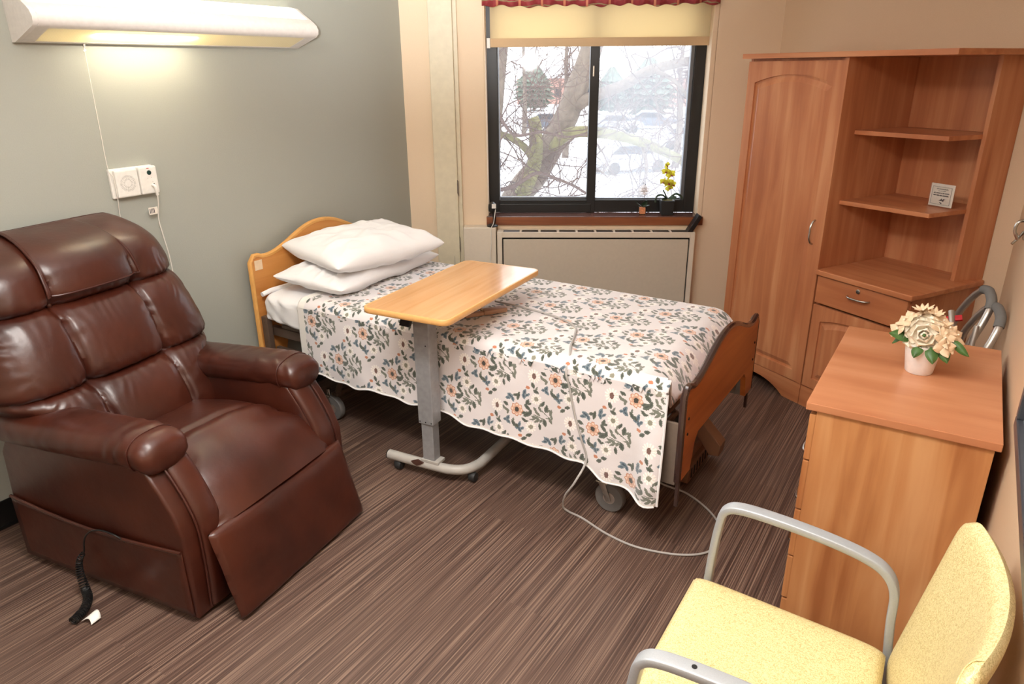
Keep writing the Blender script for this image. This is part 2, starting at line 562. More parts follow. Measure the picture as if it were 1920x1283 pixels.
def floor_mat():
    m, nt, b = new_mat('woven strand vinyl planks')
    X.nt = nt
    tc = nt.nodes.new('ShaderNodeTexCoord')
    sp = nt.nodes.new('ShaderNodeSeparateXYZ')
    nt.links.new(tc.outputs['Object'], sp.inputs[0])
    x, y = X(sp.outputs[0]), X(sp.outputs[1])
    pid = X.op('FLOOR', x / 0.30)
    yo = y + pid * 0.37
    tid = X.op('FLOOR', yo / 0.95)
    off = pid * 0.5 + tid * 0.12

    def streak(fx, fy, det):
        cb = nt.nodes.new('ShaderNodeCombineXYZ')
        nt.links.new((x * fx).v, cb.inputs[0])
        nt.links.new((y * fy + off).v, cb.inputs[1])
        nt.links.new(off.v, cb.inputs[2])
        n = nt.nodes.new('ShaderNodeTexNoise')
        n.inputs['Scale'].default_value = 1
        n.inputs['Detail'].default_value = det
        n.inputs['Roughness'].default_value = 0.6
        nt.links.new(cb.outputs[0], n.inputs['Vector'])
        return X(n.outputs['Fac'])
    f = streak(250, 1.5, 2.0) * 0.86 + streak(520, 4, 1.0) * 0.14
    r = nt.nodes.new('ShaderNodeValToRGB')
    e = r.color_ramp.elements
    e[0].position = 0.38
    e[0].color = lin((66, 49, 43))
    e[1].position = 0.63
    e[1].color = lin((134, 111, 96))
    k = e.new(0.45)
    k.color = lin((84, 64, 55))
    k = e.new(0.53)
    k.color = lin((101, 79, 69))
    nt.links.new(f.v, r.inputs['Fac'])
    nt.links.new(r.outputs['Color'], b.inputs['Base Color'])
    b.inputs['Roughness'].default_value = 0.42
    b.inputs['Specular IOR Level'].default_value = 0.45
    bp = nt.nodes.new('ShaderNodeBump')
    bp.inputs['Strength'].default_value = 0.25
    bp.inputs['Distance'].default_value = 0.001
    nt.links.new(f.v, bp.inputs['Height'])
    nt.links.new(bp.outputs['Normal'], b.inputs['Normal'])
    return m


M['floor'] = floor_mat()


def valance_mat():
    m, nt, b = new_mat('red patterned valance')
    X.nt = nt
    tc = nt.nodes.new('ShaderNodeTexCoord')
    sp = nt.nodes.new('ShaderNodeSeparateXYZ')
    nt.links.new(tc.outputs['Object'], sp.inputs[0])
    x = X(sp.outputs[0])
    n = nt.nodes.new('ShaderNodeTexNoise')
    n.inputs['Scale'].default_value = 30
    nt.links.new(tc.outputs['Object'], n.inputs['Vector'])
    fr = X.op('FRACT', x / 0.125)
    stripe = (fr - 0.5).abs().lt(0.05)
    wv = nt.nodes.new('ShaderNodeTexWave')
    wv.wave_type = 'RINGS'
    wv.inputs['Scale'].default_value = 9
    wv.inputs['Distortion'].default_value = 5
    nt.links.new(tc.outputs['Object'], wv.inputs['Vector'])
    line = X(wv.outputs['Fac']).gt(0.93)
    c = mixc(nt, n.outputs['Fac'], lin((122, 30, 42)), lin((164, 62, 62)))
    c = mixc(nt, line, c, lin((150, 132, 96)))
    c = mixc(nt, stripe, c, lin((206, 130, 100)))
    nt.links.new(c, b.inputs['Base Color'])
    b.inputs['Roughness'].default_value = 0.7
    return m


M['valance'] = valance_mat()


def blind_mat():
    m, nt, b = new_mat('cream blind fabric, lets light through')
    out = nt.nodes['Material Output']
    b.inputs['Base Color'].default_value = lin((244, 230, 196))
    b.inputs['Roughness'].default_value = 0.85
    t = nt.nodes.new('ShaderNodeBsdfTranslucent')
    t.inputs[0].default_value = lin((246, 232, 196))
    mx = nt.nodes.new('ShaderNodeMixShader')
    mx.inputs[0].default_value = 0.5
    nt.links.new(b.outputs[0], mx.inputs[1])
    nt.links.new(t.outputs[0], mx.inputs[2])
    nt.links.new(mx.outputs[0], out.inputs[0])
    return m


M['blind'] = blind_mat()


def glass_mat(name, haze=0.0, tint=(1, 1, 1, 1)):
    m = bpy.data.materials.new(name)
    m.use_nodes = True
    nt = m.node_tree
    nt.nodes.clear()
    out = nt.nodes.new('ShaderNodeOutputMaterial')
    tr = nt.nodes.new('ShaderNodeBsdfTransparent')
    tr.inputs[0].default_value = tint
    gl = nt.nodes.new('ShaderNodeBsdfGlossy')
    gl.inputs['Roughness'].default_value = 0.03
    mx = nt.nodes.new('ShaderNodeMixShader')
    mx.inputs[0].default_value = 0.04
    nt.links.new(tr.outputs[0], mx.inputs[1])
    nt.links.new(gl.outputs[0], mx.inputs[2])
    last = mx
    if haze:
        tl = nt.nodes.new('ShaderNodeBsdfTranslucent')
        tl.inputs[0].default_value = (0.93, 0.95, 1.0, 1)
        n = nt.nodes.new('ShaderNodeTexNoise')
        n.inputs['Scale'].default_value = 3
        mr = nt.nodes.new('ShaderNodeMapRange')
        mr.inputs['To Min'].default_value = haze * 0.8
        mr.inputs['To Max'].default_value = haze * 1.2
        nt.links.new(n.outputs['Fac'], mr.inputs['Value'])
        m2 = nt.nodes.new('ShaderNodeMixShader')
        nt.links.new(mr.outputs[0], m2.inputs[0])
        nt.links.new(mx.outputs[0], m2.inputs[1])
        nt.links.new(tl.outputs[0], m2.inputs[2])
        last = m2
    nt.links.new(last.outputs[0], out.inputs[0])
    return m


M['glass'] = glass_mat('clear window glass', 0.02)
M['glass_haze'] = glass_mat('hazy window glass with film', 0.13)
M['acrylic'] = glass_mat('clear acrylic', 0.05)


def lens_mat():
    m = bpy.data.materials.new('prismatic lamp lens')
    m.use_nodes = True
    nt = m.node_tree
    nt.nodes.clear()
    out = nt.nodes.new('ShaderNodeOutputMaterial')
    tl = nt.nodes.new('ShaderNodeBsdfTranslucent')
    tl.inputs[0].default_value = lin((250, 244, 226))
    df = nt.nodes.new('ShaderNodeBsdfDiffuse')
    df.inputs[0].default_value = lin((236, 228, 206))
    tc = nt.nodes.new('ShaderNodeTexCoord')
    wv = nt.nodes.new('ShaderNodeTexWave')
    wv.bands_direction = 'DIAGONAL'
    wv.inputs['Scale'].default_value = 60
    nt.links.new(tc.outputs['Object'], wv.inputs['Vector'])
    mr = nt.nodes.new('ShaderNodeMapRange')
    mr.inputs['To Min'].default_value = 0.35
    mr.inputs['To Max'].default_value = 0.75
    nt.links.new(wv.outputs['Fac'], mr.inputs['Value'])
    mx = nt.nodes.new('ShaderNodeMixShader')
    nt.links.new(mr.outputs[0], mx.inputs[0])
    nt.links.new(tl.outputs[0], mx.inputs[1])
    nt.links.new(df.outputs[0], mx.inputs[2])
    nt.links.new(mx.outputs[0], out.inputs[0])
    return m


M['lens'] = lens_mat()
M['tube_on'] = emit('lit fluorescent tube', (255, 246, 222), 14.0)
M['uplens'] = emit('lit upper lamp lens', (255, 250, 226), 1.3)
M['panel_on'] = emit('lit ceiling diffuser', (255, 240, 220), 3.0)

# ---------------------------------------------------------------- mesh helpers


def BM():
    return bmesh.new()


def box(bm, x0, x1, y0, y1, z0, z1, bev=0.0, seg=2):
    r = bmesh.ops.create_cube(bm, size=1.0)
    vs = r['verts']
    for v in vs:
        v.co = Vector((x0 + (v.co.x + .5) * (x1 - x0), y0 + (v.co.y + .5) * (y1 - y0), z0 + (v.co.z + .5) * (z1 - z0)))
    if bev:
        es = list({e for v in vs for e in v.link_edges})
        bmesh.ops.bevel(bm, geom=es, offset=bev, segments=seg, profile=0.6, affect='EDGES')
    return bm


def prism(bm, pts, a0, a1, plane='xz', bev=0.0, seg=2):
    """polygon pts in a plane, extruded along the third axis from a0 to a1"""
    def P(p, a):
        if plane == 'xz':
            return Vector((p[0], a, p[1]))
        if plane == 'yz':
            return Vector((a, p[0], p[1]))
        return Vector((p[0], p[1], a))
    A = [bm.verts.new(P(p, a0)) for p in pts]
    B = [bm.verts.new(P(p, a1)) for p in pts]
    fs = [bm.faces.new(A), bm.faces.new(list(reversed(B)))]
    n = len(pts)
    for i in range(n):
        fs.append(bm.faces.new((A[i], B[i], B[(i + 1) % n], A[(i + 1) % n])))
    bmesh.ops.recalc_face_normals(bm, faces=fs)
    if bev:
        es = [e for e in {e for f in fs[:2] for e in f.edges}]
        bmesh.ops.bevel(bm, geom=es, offset=bev, segments=seg, profile=0.6, affect='EDGES')
    return bm


def crv(pts, n=8, closed=False):
    P = [Vector(p) for p in pts]
    out = []
    m = len(P)
    rng = range(m if closed else m - 1)
    for i in rng:
        p0 = P[(i - 1) % m] if closed or i > 0 else P[i]
        p1, p2 = P[i], P[(i + 1) % m]
        p3 = P[(i + 2) % m] if closed or i + 2 < m else P[(i + 1) % m]
        for k in range(n):
            t = k / n
            out.append(0.5 * ((2 * p1) + (p2 - p0) * t + (2 * p0 - 5 * p1 + 4 * p2 - p3) * t * t + (3 * p1 - p0 - 3 * p2 + p3) * t ** 3))
    if not closed:
        out.append(P[-1])
    return out


def tube(bm, path, r, seg=10, ry=None, closed=False, r1=None, upv=None):
    """round (or flat, with ry) bar along a list of points"""
    path = [Vector(p) for p in path]
    n = len(path)
    rings = []
    up = Vector(upv) if upv else None
    prev = None
    for i, p in enumerate(path):
        if closed:
            t = (path[(i + 1) % n] - path[i - 1]).normalized()
        else:
            t = (path[min(i + 1, n - 1)] - path[max(i - 1, 0)]).normalized()
        if up is not None:
            s = t.cross(up)
            if s.length < 1e-4:
                s = t.orthogonal()
            s.normalize()
        elif prev is None:
            s = t.orthogonal().normalized()
        else:
            s = (prev - t * prev.dot(t))
            s = s.normalized() if s.length > 1e-6 else t.orthogonal().normalized()
        prev = s
        u = s.cross(t).normalized()
        rr = r if r1 is None else r + (r1 - r) * i / max(1, n - 1)
        rv = (ry if ry is not None else rr)
        ring = []
        for k in range(seg):
            a = 2 * PI * k / seg
            ca, sa = math.cos(a), math.sin(a)
            if ry is not None:   # rounded rectangle
                ca = math.copysign(abs(ca) ** 0.45, ca)
                sa = math.copysign(abs(sa) ** 0.45, sa)
            ring.append(bm.verts.new(p + s * rr * ca + u * rv * sa))
        rings.append(ring)
    for i in range(n if closed else n - 1):
        a, b = rings[i], rings[(i + 1) % n]
        for k in range(seg):
            bm.faces.new((a[k], a[(k + 1) % seg], b[(k + 1) % seg], b[k]))
    if not closed:
        bm.faces.new(list(reversed(rings[0])))
        bm.faces.new(rings[-1])
    return bm


def lathe(bm, prof, seg=24, c=(0, 0, 0), axis='z', cap=True):
    rings = []
    for (r, h) in prof:
        ring = []
        for k in range(seg):
            a = 2 * PI * k / seg
            x, y = r * math.cos(a), r * math.sin(a)
            v = {'z': (x, y, h), 'y': (x, h, y), 'x': (h, x, y)}[axis]
            ring.append(bm.verts.new(Vector(c) + Vector(v)))
        rings.append(ring)
    for i in range(len(rings) - 1):
        for k in range(seg):
            bm.faces.new((rings[i][k], rings[i][(k + 1) % seg], rings[i + 1][(k + 1) % seg], rings[i + 1][k]))
    if cap:
        bm.faces.new(list(reversed(rings[0])))
        bm.faces.new(rings[-1])
    bmesh.ops.recalc_face_normals(bm, faces=bm.faces)
    return bm


def grid(bm, fn, nu, nv, closed_u=False):
    V = [[bm.verts.new(fn(i / (nu if closed_u else nu - 1), j / (nv - 1))) for j in range(nv)] for i in range(nu)]
    for i in range(nu if closed_u else nu - 1):
        for j in range(nv - 1):
            a = (i + 1) % nu
            bm.faces.new((V[i][j], V[a][j], V[a][j + 1], V[i][j + 1]))
    return V


def ball(bm, c, r, sx=1, sy=1, sz=1, sub=2):
    q = bmesh.ops.create_icosphere(bm, subdivisions=sub, radius=1)
    for v in q['verts']:
        v.co = Vector(c) + Vector((v.co.x * r * sx, v.co.y * r * sy, v.co.z * r * sz))


def obj(name, bm, mat, parent=None, smooth=True, angle=40, label=None, mats=None):
    bmesh.ops.recalc_face_normals(bm, faces=bm.faces)
    me = bpy.data.meshes.new(name)
    bm.to_mesh(me)
    bm.free()
    for mm in (mats or [mat]):
        me.materials.append(M[mm] if isinstance(mm, str) else mm)
    if smooth:
        for p in me.polygons:
            p.use_smooth = True
        try:
            me.set_sharp_from_angle(angle=R(angle))
        except Exception:
            pass
    o = bpy.data.objects.new(name, me)
    col.objects.link(o)
    if parent is not None:
        o.parent = parent
    if label:
        o['label'] = label
    return o


def tag(o, label, cat, group=None, kind=None):
    o['label'] = label
    o['category'] = cat
    if group:
        o['group'] = group
    if kind:
        o['kind'] = kind
    return o


def thing(name, label, cat, loc=(0, 0, 0), rz=0.0, group=None, rot=None):
    o = bpy.data.objects.new(name, None)
    o.empty_display_size = 0.1
    col.objects.link(o)
    o.location = loc
    o.rotation_euler = rot if rot else (0, 0, rz)
    return tag(o, label, cat, group)


def struct(name, bm, mat, parent=None, smooth=False, mats=None, loc=None, rz=None):
    o = obj(name, bm, mat, parent, smooth, mats=mats)
    if parent is None:
        o['kind'] = 'structure'
    if loc:
        o.location = loc
    if rz is not None:
        o.rotation_euler = (0, 0, rz)
    return o


# frames: window wall local x = along wall, y = outwards, origin at the corner with the left wall
WO, WR = (0.0, 3.41, 0.0), R(30)
DO, DR = (1.875, 4.493, 0.0), R(-30)
XR = 3.135
CEIL = 2.44
WL = 2.165          # length of window wall
DL = 1.455          # length of wardrobe wall

# ---------------------------------------------------------------- room shell
bm = BM()
prism(bm, [(-0.1, -2.2), (XR + 0.1, -2.2), (XR + 0.1, 3.75), (1.9, 4.62), (-0.1, 3.45)], -0.06, 0.0, 'xy')
struct('floor', bm, 'floor')
bm = BM()
prism(bm, [(-0.1, -2.2), (XR + 0.1, -2.2), (XR + 0.1, 3.75), (1.9, 4.62), (-0.1, 3.45)], CEIL, CEIL + 0.06, 'xy')
struct('ceiling', bm, 'ceil')
bm = BM()
box(bm, -0.12, 0, -2.2, 3.46, 0, CEIL)
struct('wall_left', bm, 'wall_green')
bm = BM()
box(bm, XR, XR + 0.12, -2.2, 3.80, 0, CEIL)
struct('wall_right', bm, 'wall_tan')
bm = BM()
box(bm, -0.12, XR + 0.12, -2.3, -2.2, 0, CEIL)
struct('wall_back', bm, 'wall_cream')
# window wall with an opening
bm = BM()
SL, SR, ZB, ZT = 0.478, 1.806, 0.735, 2.10
box(bm, -0.06, SL, 0, 0.24, 0, CEIL)
box(bm, SR, WL + 0.1, 0, 0.24, 0, CEIL)
box(bm, SL, SR, 0, 0.24, 0, ZB)
box(bm, SL, SR, 0, 0.24, ZT, CEIL)
struct('wall_window', bm, 'wall_cream', loc=WO, rz=WR)
bm = BM()
box(bm, -0.06, DL + 0.12, 0, 0.12, 0, CEIL)
struct('wall_wardrobe', bm, 'wall_tan', loc=DO, rz=DR)
bm = BM()
box(bm, 0.0, 0.008, -2.2, 3.41, 0, 0.112, 0.003)
box(bm, 0.0, 0.016, -2.2, 3.41, 0, 0.012, 0.003)
struct('baseboard_left', bm, 'base')
bm = BM()
box(bm, XR - 0.008, XR, -2.2, 3.75, 0, 0.112, 0.003)
struct('baseboard_right', bm, 'base')
# boxed pipe chase (painted column) on the window wall
bm = BM()
box(bm, 0.168, 0.306, -0.05, 0.0, 0, CEIL, 0.004)
box(bm, 0.306, 0.33, -0.03, 0.0, 0, CEIL, 0.003)
struct('trim_1', bm, 'column', loc=WO, rz=WR)
bm = BM()
for (z, a, b) in ((0.62, .305, .311), (0.97, .302, .312), (0.5, .27, .273), (0.35, .285, .288)):
    prism(bm, [(a, z - .03), (b, z - .05), (b, z + .04), (a + .002, z + .05)], -0.0515, -0.045, 'xz')
struct('trim_2', bm, 'bark', loc=WO, rz=WR)
# low cream wall block left of the convector
bm = BM()
box(bm, 0.336, 0.538, -0.085, 0.0, 0, 0.735, 0.006)
struct('trim_3', bm, 'radiator2', loc=WO, rz=WR)

# ---------------------------------------------------------------- window (structure)
win = bpy.data.objects.new('window_1', None)
col.objects.link(win)
win.location = WO
win.rotation_euler = (0, 0, WR)
win['kind'] = 'structure'
bm = BM()
FO = 0.12
box(bm, SL, 0.549, FO, FO + 0.08, 0.79, ZT, 0.003)
box(bm, 1.712, SR, FO, FO + 0.08, 0.79, ZT, 0.003)
box(bm, 0.549, 1.712, FO + 0.001, FO + 0.08, ZT - 0.06, ZT, 0.003)
box(bm, 0.549, 1.712, FO + 0.001, FO + 0.08, 0.79, 0.868, 0.003)
box(bm, 0.549, 1.13, FO - 0.012, FO + 0.02, 0.791, 0.845, 0.003)
box(bm, 1.101, 1.156, FO - 0.006, FO + 0.07, 0.79, ZT, 0.003)
obj('window_frame', bm, 'blackframe', win, False)
bm = BM()
box(bm, 1.690, 1.712, FO + 0.01, FO + 0.06, 0.868, ZT - .05, 0.002)
box(bm, 1.156, 1.70, FO + 0.03, FO + 0.06, 0.862, 0.876, 0.002)
box(bm, 0.549, 0.556, FO + 0.0, FO + 0.05, 0.868, ZT - .05, 0.002)
box(bm, 0.549, 1.10, FO + 0.03, FO + 0.06, 0.868, 0.882, 0.002)
obj('window_track', bm, 'greyframe', win, False)
bm = BM()
box(bm, 0.549, 1.101, FO + 0.045, FO + 0.049, 0.868, ZT - .05)
obj('window_pane', bm, 'glass', win, False)
bm = BM()
box(bm, 1.156, 1.712, FO + 0.030, FO + 0.034, 0.862, ZT - .05)
obj('window_pane', bm, 'glass_haze', win, False, label='hazy right pane with fogged film')
bm = BM()
box(bm, SL - 0.002, SR + 0.006, -0.018, 0.0, 0.735, 0.788, 0.003)
obj('sill_front', bm, 'sill', win, False, label='reddish wood front edge of sill')
bm = BM()
box(bm, SL, SR, -0.018, FO, 0.782, 0.790, 0.003)
obj('window_sill', bm, 'silltop', win, False)
bm = BM()
box(bm, SL + .001, SL + .008, -0.004, FO, 0.790, ZT, 0.001)
box(bm, SR - .03, SR - .001, 0.0, FO, 0.790, ZT, 0.004)
obj('window_reveal', bm, 'wall_cream', win, False)
bm = BM()
box(bm, 1.116, 1.126, FO - .012, FO - .006, 1.60, 1.66, 0.002)
obj('window_latch', bm, 'chrome', win, False)

# blind
bl = thing('roller_blind', 'cream roller blind pulled partly down in front of the black window', 'blind', (WO[0] + 1.14 * .866, WO[1] + 1.14 * .5, 1.76), WR)
bm = BM()
box(bm, -0.628, 0.640, 0.075, 0.079, 0.05, 0.36)
obj('blind_fabric', bm, 'blind', bl, False)
bm = BM()
box(bm, -0.628, 0.652, 0.070, 0.084, 0.005, 0.052, 0.003)
obj('bottom_rail', bm, 'blindbar', bl, False, label='tan bottom hem bar')
bm = BM()
box(bm, -0.648, -0.628, 0.060, 0.09, 0.0, 0.055, 0.002)
obj('rail_cap', bm, 'white_plastic', bl, False)
bm = BM()
lathe(bm, [(0.02, -0.62), (0.02, 0.63)], 16, (0, 0.085, 0.30), 'x')
obj('roller_tube', bm, 'white_paint', bl)

# valance
bm = BM()


def val(u, v):
    x = 0.478 + u * (1.795 - 0.478)
    amp = 0.012 * (0.4 + 0.6 * (1 - v))
    y = -0.045 + amp * math.sin(u * 2 * PI * 13 + 0.8 * math.sin(u * 9)) + 0.004 * math.sin(u * 61)
    z = 1.972 + 0.006 * math.sin(u * 2 * PI * 13 + 1) + 0.004 * math.sin(u * 23) + v * 0.30
    return Vector((x, y, z))


grid(bm, val, 220, 12)
o = obj('valance', bm, 'valance', None)
o.location = WO
o.rotation_euler = (0, 0, WR)
md = o.modifiers.new('thick', 'SOLIDIFY')
md.thickness = 0.003
tag(o, 'dark red patterned gathered valance hanging over the top of the window', 'curtain')

# ---------------------------------------------------------------- convector under the window
cv = thing('convector', 'cream metal heater cabinet standing under the window sill', 'radiator', (WO[0] + 1.15 * .866, WO[1] + 1.15 * .5, 0), WR)
bm = BM()
x0, x1, yf = -0.604, 0.604, -0.105
ztop = 0.710
box(bm, x0, x0 + 0.030, yf, -0.001, 0.0, ztop, 0.003)
box(bm, x1 - 0.030, x1, yf, -0.001, 0.0, ztop, 0.003)
box(bm, x0 + .03, x1 - .03, yf, yf + 0.010, ztop - 0.034, ztop, 0.002)
box(bm, x0 + .03, x1 - .03, -0.022, -0.001, 0.0, ztop + 0.0, 0.002)
box(bm, x0 + .03, x1 - .03, yf + 0.01, -0.02, 0.0, 0.04)
obj('cabinet', bm, 'radiator2', cv, False)
bm = BM()
box(bm, x0 + 0.030, x1 - 0.030, yf + 0.02, yf + 0.026, 0.03, ztop - 0.034)
obj('recess', bm, 'dark', cv, False)
bm = BM()
box(bm, x0 + 0.038, x1 - 0.038, yf - 0.002, yf + 0.012, 0.05, ztop - 0.044, 0.003)
obj('front_panel', bm, 'radiator', cv, False)
bm = BM()
box(bm, x0 + .03, x1 - .03, yf + 0.018, -0.022, ztop - 0.05, ztop - 0.045)
obj('grille_well', bm, 'dark', cv, False)
nb = 10
for i in range(nb + 1):
    bm = BM()
    xx = x0 + 0.03 + (x1 - x0 - 0.06) * i / nb
    box(bm, xx - .006, xx + .006, yf + 0.010, -0.022, ztop - 0.012, ztop - 0.001, 0.001)
    obj('grille_bar', bm, 'radiator2', cv, False)
for i in range(nb):
    bm = BM()
    xx = x0 + 0.03 + (x1 - x0 - 0.06) * (i + .5) / nb
    box(bm, xx - .048, xx + .048, yf + 0.012, -0.028, ztop - 0.008, ztop - 0.001, 0.002)
    obj('louvre', bm, 'greyframe' if i == 0 else 'blackframe', cv, False)
bm = BM()
prism(bm, [(0.548, ztop - 0.015), (0.580, ztop - 0.015), (0.640, 0.80), (0.618, 0.815)], -0.098, -0.028, 'xz', 0.003)
obj('control_flap', bm, 'black', cv, False, label='open black control lid')

# ---------------------------------------------------------------- desk fan at left end of sill
fn = thing('desk_fan', 'small black desk fan with white label standing at left end of window sill', 'fan', (WO[0] + .515 * .866 + .05 * .5, WO[1] + .515 * .5 - .05 * .866, 0.735), WR)
bm = BM()
lathe(bm, [(0.001, 0), (0.034, 0.0), (0.036, 0.006), (0.026, 0.013), (0.001, 0.014)], 24)
obj('base', bm, 'black', fn)
bm = BM()
tube(bm, crv([(0.008, 0, 0.01), (0.012, 0, 0.05), (0.004, 0, 0.09)], 6), 0.009, 10)
obj('stem', bm, 'black', fn)
bm = BM()
lathe(bm, [(0.001, -0.024), (0.022, -0.022), (0.036, -0.006), (0.037, 0.006), (0.026, 0.02), (0.001, 0.024)], 24, (0, 0, 0.115), 'x')
obj('head', bm, 'black', fn)
bm = BM()
box(bm, 0.0, 0.026, -0.040, -0.037, 0.118, 0.145)
obj('label_sticker', bm, 'white_plastic', fn, False)
bm = BM()
tube(bm, crv([(0.022, -0.03, 0.11), (0.016, -0.045, 0.07), (0.01, -0.05, 0.03), (-0.004, -0.055, -0.005), (-0.006, -0.056, -0.10), (-0.014, -0.06, -0.18), (-0.01, -0.055, -0.3), (-0.01, -0.05, -0.6), (-0.01, -0.05, -0.73)], 8), 0.0025, 6)
obj('power_cord', bm, 'cordwhite', fn)

# ---------------------------------------------------------------- orchids


def local(fr, s, y, z):
    o, r = fr
    return (o[0] + s * math.cos(r) - y * math.sin(r), o[1] + s * math.sin(r) + y * math.cos(r), z)


def petal_grid(bm, base, d, side, length, width, curl=0.3, n=5, point=1.0):
    d = Vector(d).normalized()
    side = Vector(side).normalized()
    nrm = d.cross(side).normalized()
    base = Vector(base)

    def f(u, v):
        t = v
        wd = width * math.sin(PI * (0.08 + 0.92 * t) ** (0.8 * point)) ** 0.8 * (0.5 if t < .02 else 1)
        s = (u - .5) * 2
        return base + d * (length * t) + side * (wd * s * .5) + nrm * (curl * length * (t * t) - 0.18 * width * s * s)
    grid(bm, f, n, 7)


def orchid_flower(bm_p, bm_l, c, size, face, tilt=0.0):
    face = Vector(face).normalized()
    s = face.orthogonal().normalized()
    s = Vector((0, 0, 1)).cross(face).normalized()
    u = face.cross(s).normalized()
    for a, ln, wd in ((90, .9, .55), (210, .9, .5), (330, .9, .5), (15, 1.0, .95), (165, 1.0, .95)):
        a = R(a + tilt)
        d = s * math.cos(a) + u * math.sin(a)
        sd = -s * math.sin(a) + u * math.cos(a)
        petal_grid(bm_p, c, d, sd, size * ln, size * wd, -0.12)
    ball(bm_l, Vector(c) + face * size * .2 - u * size * .2, size * .22, 1, 1, .8, 1)


ox = thing('potted_orchid', 'yellow green orchid in square black pot on the window sill', 'plant', local((WO, WR), 1.598, 0.06, 0.790), WR)
bm = BM()
pw = 0.042
for k in range(1):
    prism(bm, [(-pw * .86, 0), (pw * .86, 0), (pw, 0.088), (-pw, 0.088)], -pw, pw, 'xz', 0.004)
obj('pot', bm, 'pot_black', ox, False)
bm = BM()
ball(bm, (0, 0, 0.088), 0.036, 1, 1, .18)
obj('moss', bm, 'moss', ox)
bm = BM()
tube(bm, crv([(0, 0, .088), (.002, 0, .15), (-.004, 0, .21), (-.008, -.004, .27), (-.022, -.01, .305)], 8), 0.0016, 6)
obj('stem', bm, 'twig', ox)
for (pts, wd) in (([(0, 0, .09), (-.03, 0, .118), (-.066, -.01, .112), (-.074, -.012, .075)], .006), ([(0, 0, .09), (-.012, 0, .12), (-.03, -.004, .15)], .006),
                  ([(.005, 0, .09), (.045, -.005, .125), (.075, -.01, .118), (.092, -.012, .098)], .007), ([(.005, 0, .09), (.03, -.01, .105), (.05, -.02, .102)], .012),
                  ([(-.005, 0, .09), (-.02, -.02, .10), (-.036, -.03, .095)], .01)):
    bm = BM()
    tube(bm, crv(pts, 6), wd, 8, ry=0.0012)
    obj('leaf', bm, 'darkleaf', ox)
for (x, y, z, s, fx, t) in ((-.020, -.012, .262, .030, -.2, 0), (.012, -.014, .245, .036, .3, 20), (-.032, -.012, .200, .030, -.5, -10), (.0, -.016, .195, .036, 0, 10), (.026, -.012, .185, .033, .5, 0), (.008, -.016, .165, .030, .1, 30), (-.014, -.01, .300, .022, .0, 60)):
    a, b = BM(), BM()
    orchid_flower(a, b, (x, y, z), s, (fx, -1, .1), t)
    f = obj('flower', a, 'petal_yellow', ox)
    obj('flower_lip', b, 'magenta', f)

ow = thing('glass_pot_orchid', 'small white orchid in clear glass of orange pebbles on the window sill', 'plant', local((WO, WR), 1.447, 0.055, 0.790), WR)
bm = BM()
box(bm, -.021, .021, -.021, .021, 0, .048, .003)
obj('glass_pot', bm, 'acrylic', ow, False)
bm = BM()
box(bm, -.018, .018, -.018, .018, .003, .044, .005)
obj('pebble_fill', bm, 'pebble', ow, False)
for (d, s, l, wd, c) in (((-1, 0, .35), (0, 1, 0), .055, .03, -.3), ((.5, -.1, .9), (1, 0, -.4), .052, .034, -.1), ((.8, .2, .5), (0, 1, 0), .045, .024, -.3)):
    bm = BM()
    petal_grid(bm, (0, 0, .045), d, s, l, wd, c)
    obj('leaf', bm, 'darkleaf', ow)
bm = BM()
tube(bm, crv([(0, 0, .045), (.008, 0, .09), (.012, 0, .14), (.004, 0, .19)], 6), 0.0013, 6)
obj('stem', bm, 'twig', ow)
for (x, z, s) in ((-.008, .150, .026), (.016, .150, .026), (.004, .132, .026), (.004, .168, .022)):
    a, b = BM(), BM()
    orchid_flower(a, b, (x, -.008, z), s, (x * 10, -1, 0))
    f = obj('flower', a, 'petal_white', ow)
    obj('flower_lip', b, 'petal_white', f)
for (x, z) in ((-.004, .192), (.012, .186)):
    bm = BM()
    ball(bm, (x, 0, z), .003)
    obj('bud', bm, 'black', ow)

# ---------------------------------------------------------------- overbed wall lamp
lp = thing('wall_lamp', 'long white overbed wall light mounted on the grey green wall', 'wall lamp', (0, 1.34, 1.748), 0)
LL = 1.275
prof = [(0.001, 0.0), (0.022, 0.0), (0.160, 0.048), (0.173, 0.060), (0.176, 0.078), (0.165, 0.098), (0.148, 0.112), (0.05, 0.175), (0.001, 0.185)]
for (a, b) in ((0, 0.018), (LL - 0.018, LL)):
    bm = BM()
    prism(bm, prof, a, b, 'xz')
    obj('end_cap', bm, 'lampbody', lp)
bm = BM()


def strip(bm, pts, y0, y1, th):
    """thin curved sheet following pts (x,z)"""
    n = len(pts)
    out = list(pts)
    inn = []
    for i, p in enumerate(pts):
        a = Vector(pts[max(i - 1, 0)])
        b = Vector(pts[min(i + 1, n - 1)])
        t = (b - a).normalized()
        inn.append((p[0] - t.y * th, p[1] + t.x * th))
    prism(bm, out + inn[::-1], y0, y1, 'xz')


strip(bm, [(0.146, 0.043), (0.160, 0.048), (0.170, 0.056), (0.175, 0.067), (0.176, 0.078), (0.172, 0.089), (0.165, 0.098), (0.157, 0.106), (0.128, 0.125)], 0.018, LL - 0.018, 0.003)
obj('front_housing', bm, 'lampbody', lp)
bm = BM()
strip(bm, [(0.001, 0.0), (0.022, 0.0), (0.034, 0.004)], 0.018, LL - .018, 0.003)
box(bm, 0.001, 0.005, 0.018, LL - .018, 0.002, 0.18)
obj('back_housing', bm, 'lampbody', lp)
bm = BM()
bm.free()
for (a, b) in ((0.018, 0.06), (LL - .06, LL - .018)):
    bm = BM()
    strip(bm, [(0.034, 0.004), (0.146, 0.043)], a, b, 0.003)
    obj('lower_rim', bm, 'lampbody', lp)
bm = BM()
strip(bm, [(0.034, 0.005), (0.146, 0.044)], 0.06, LL - .06, 0.002)
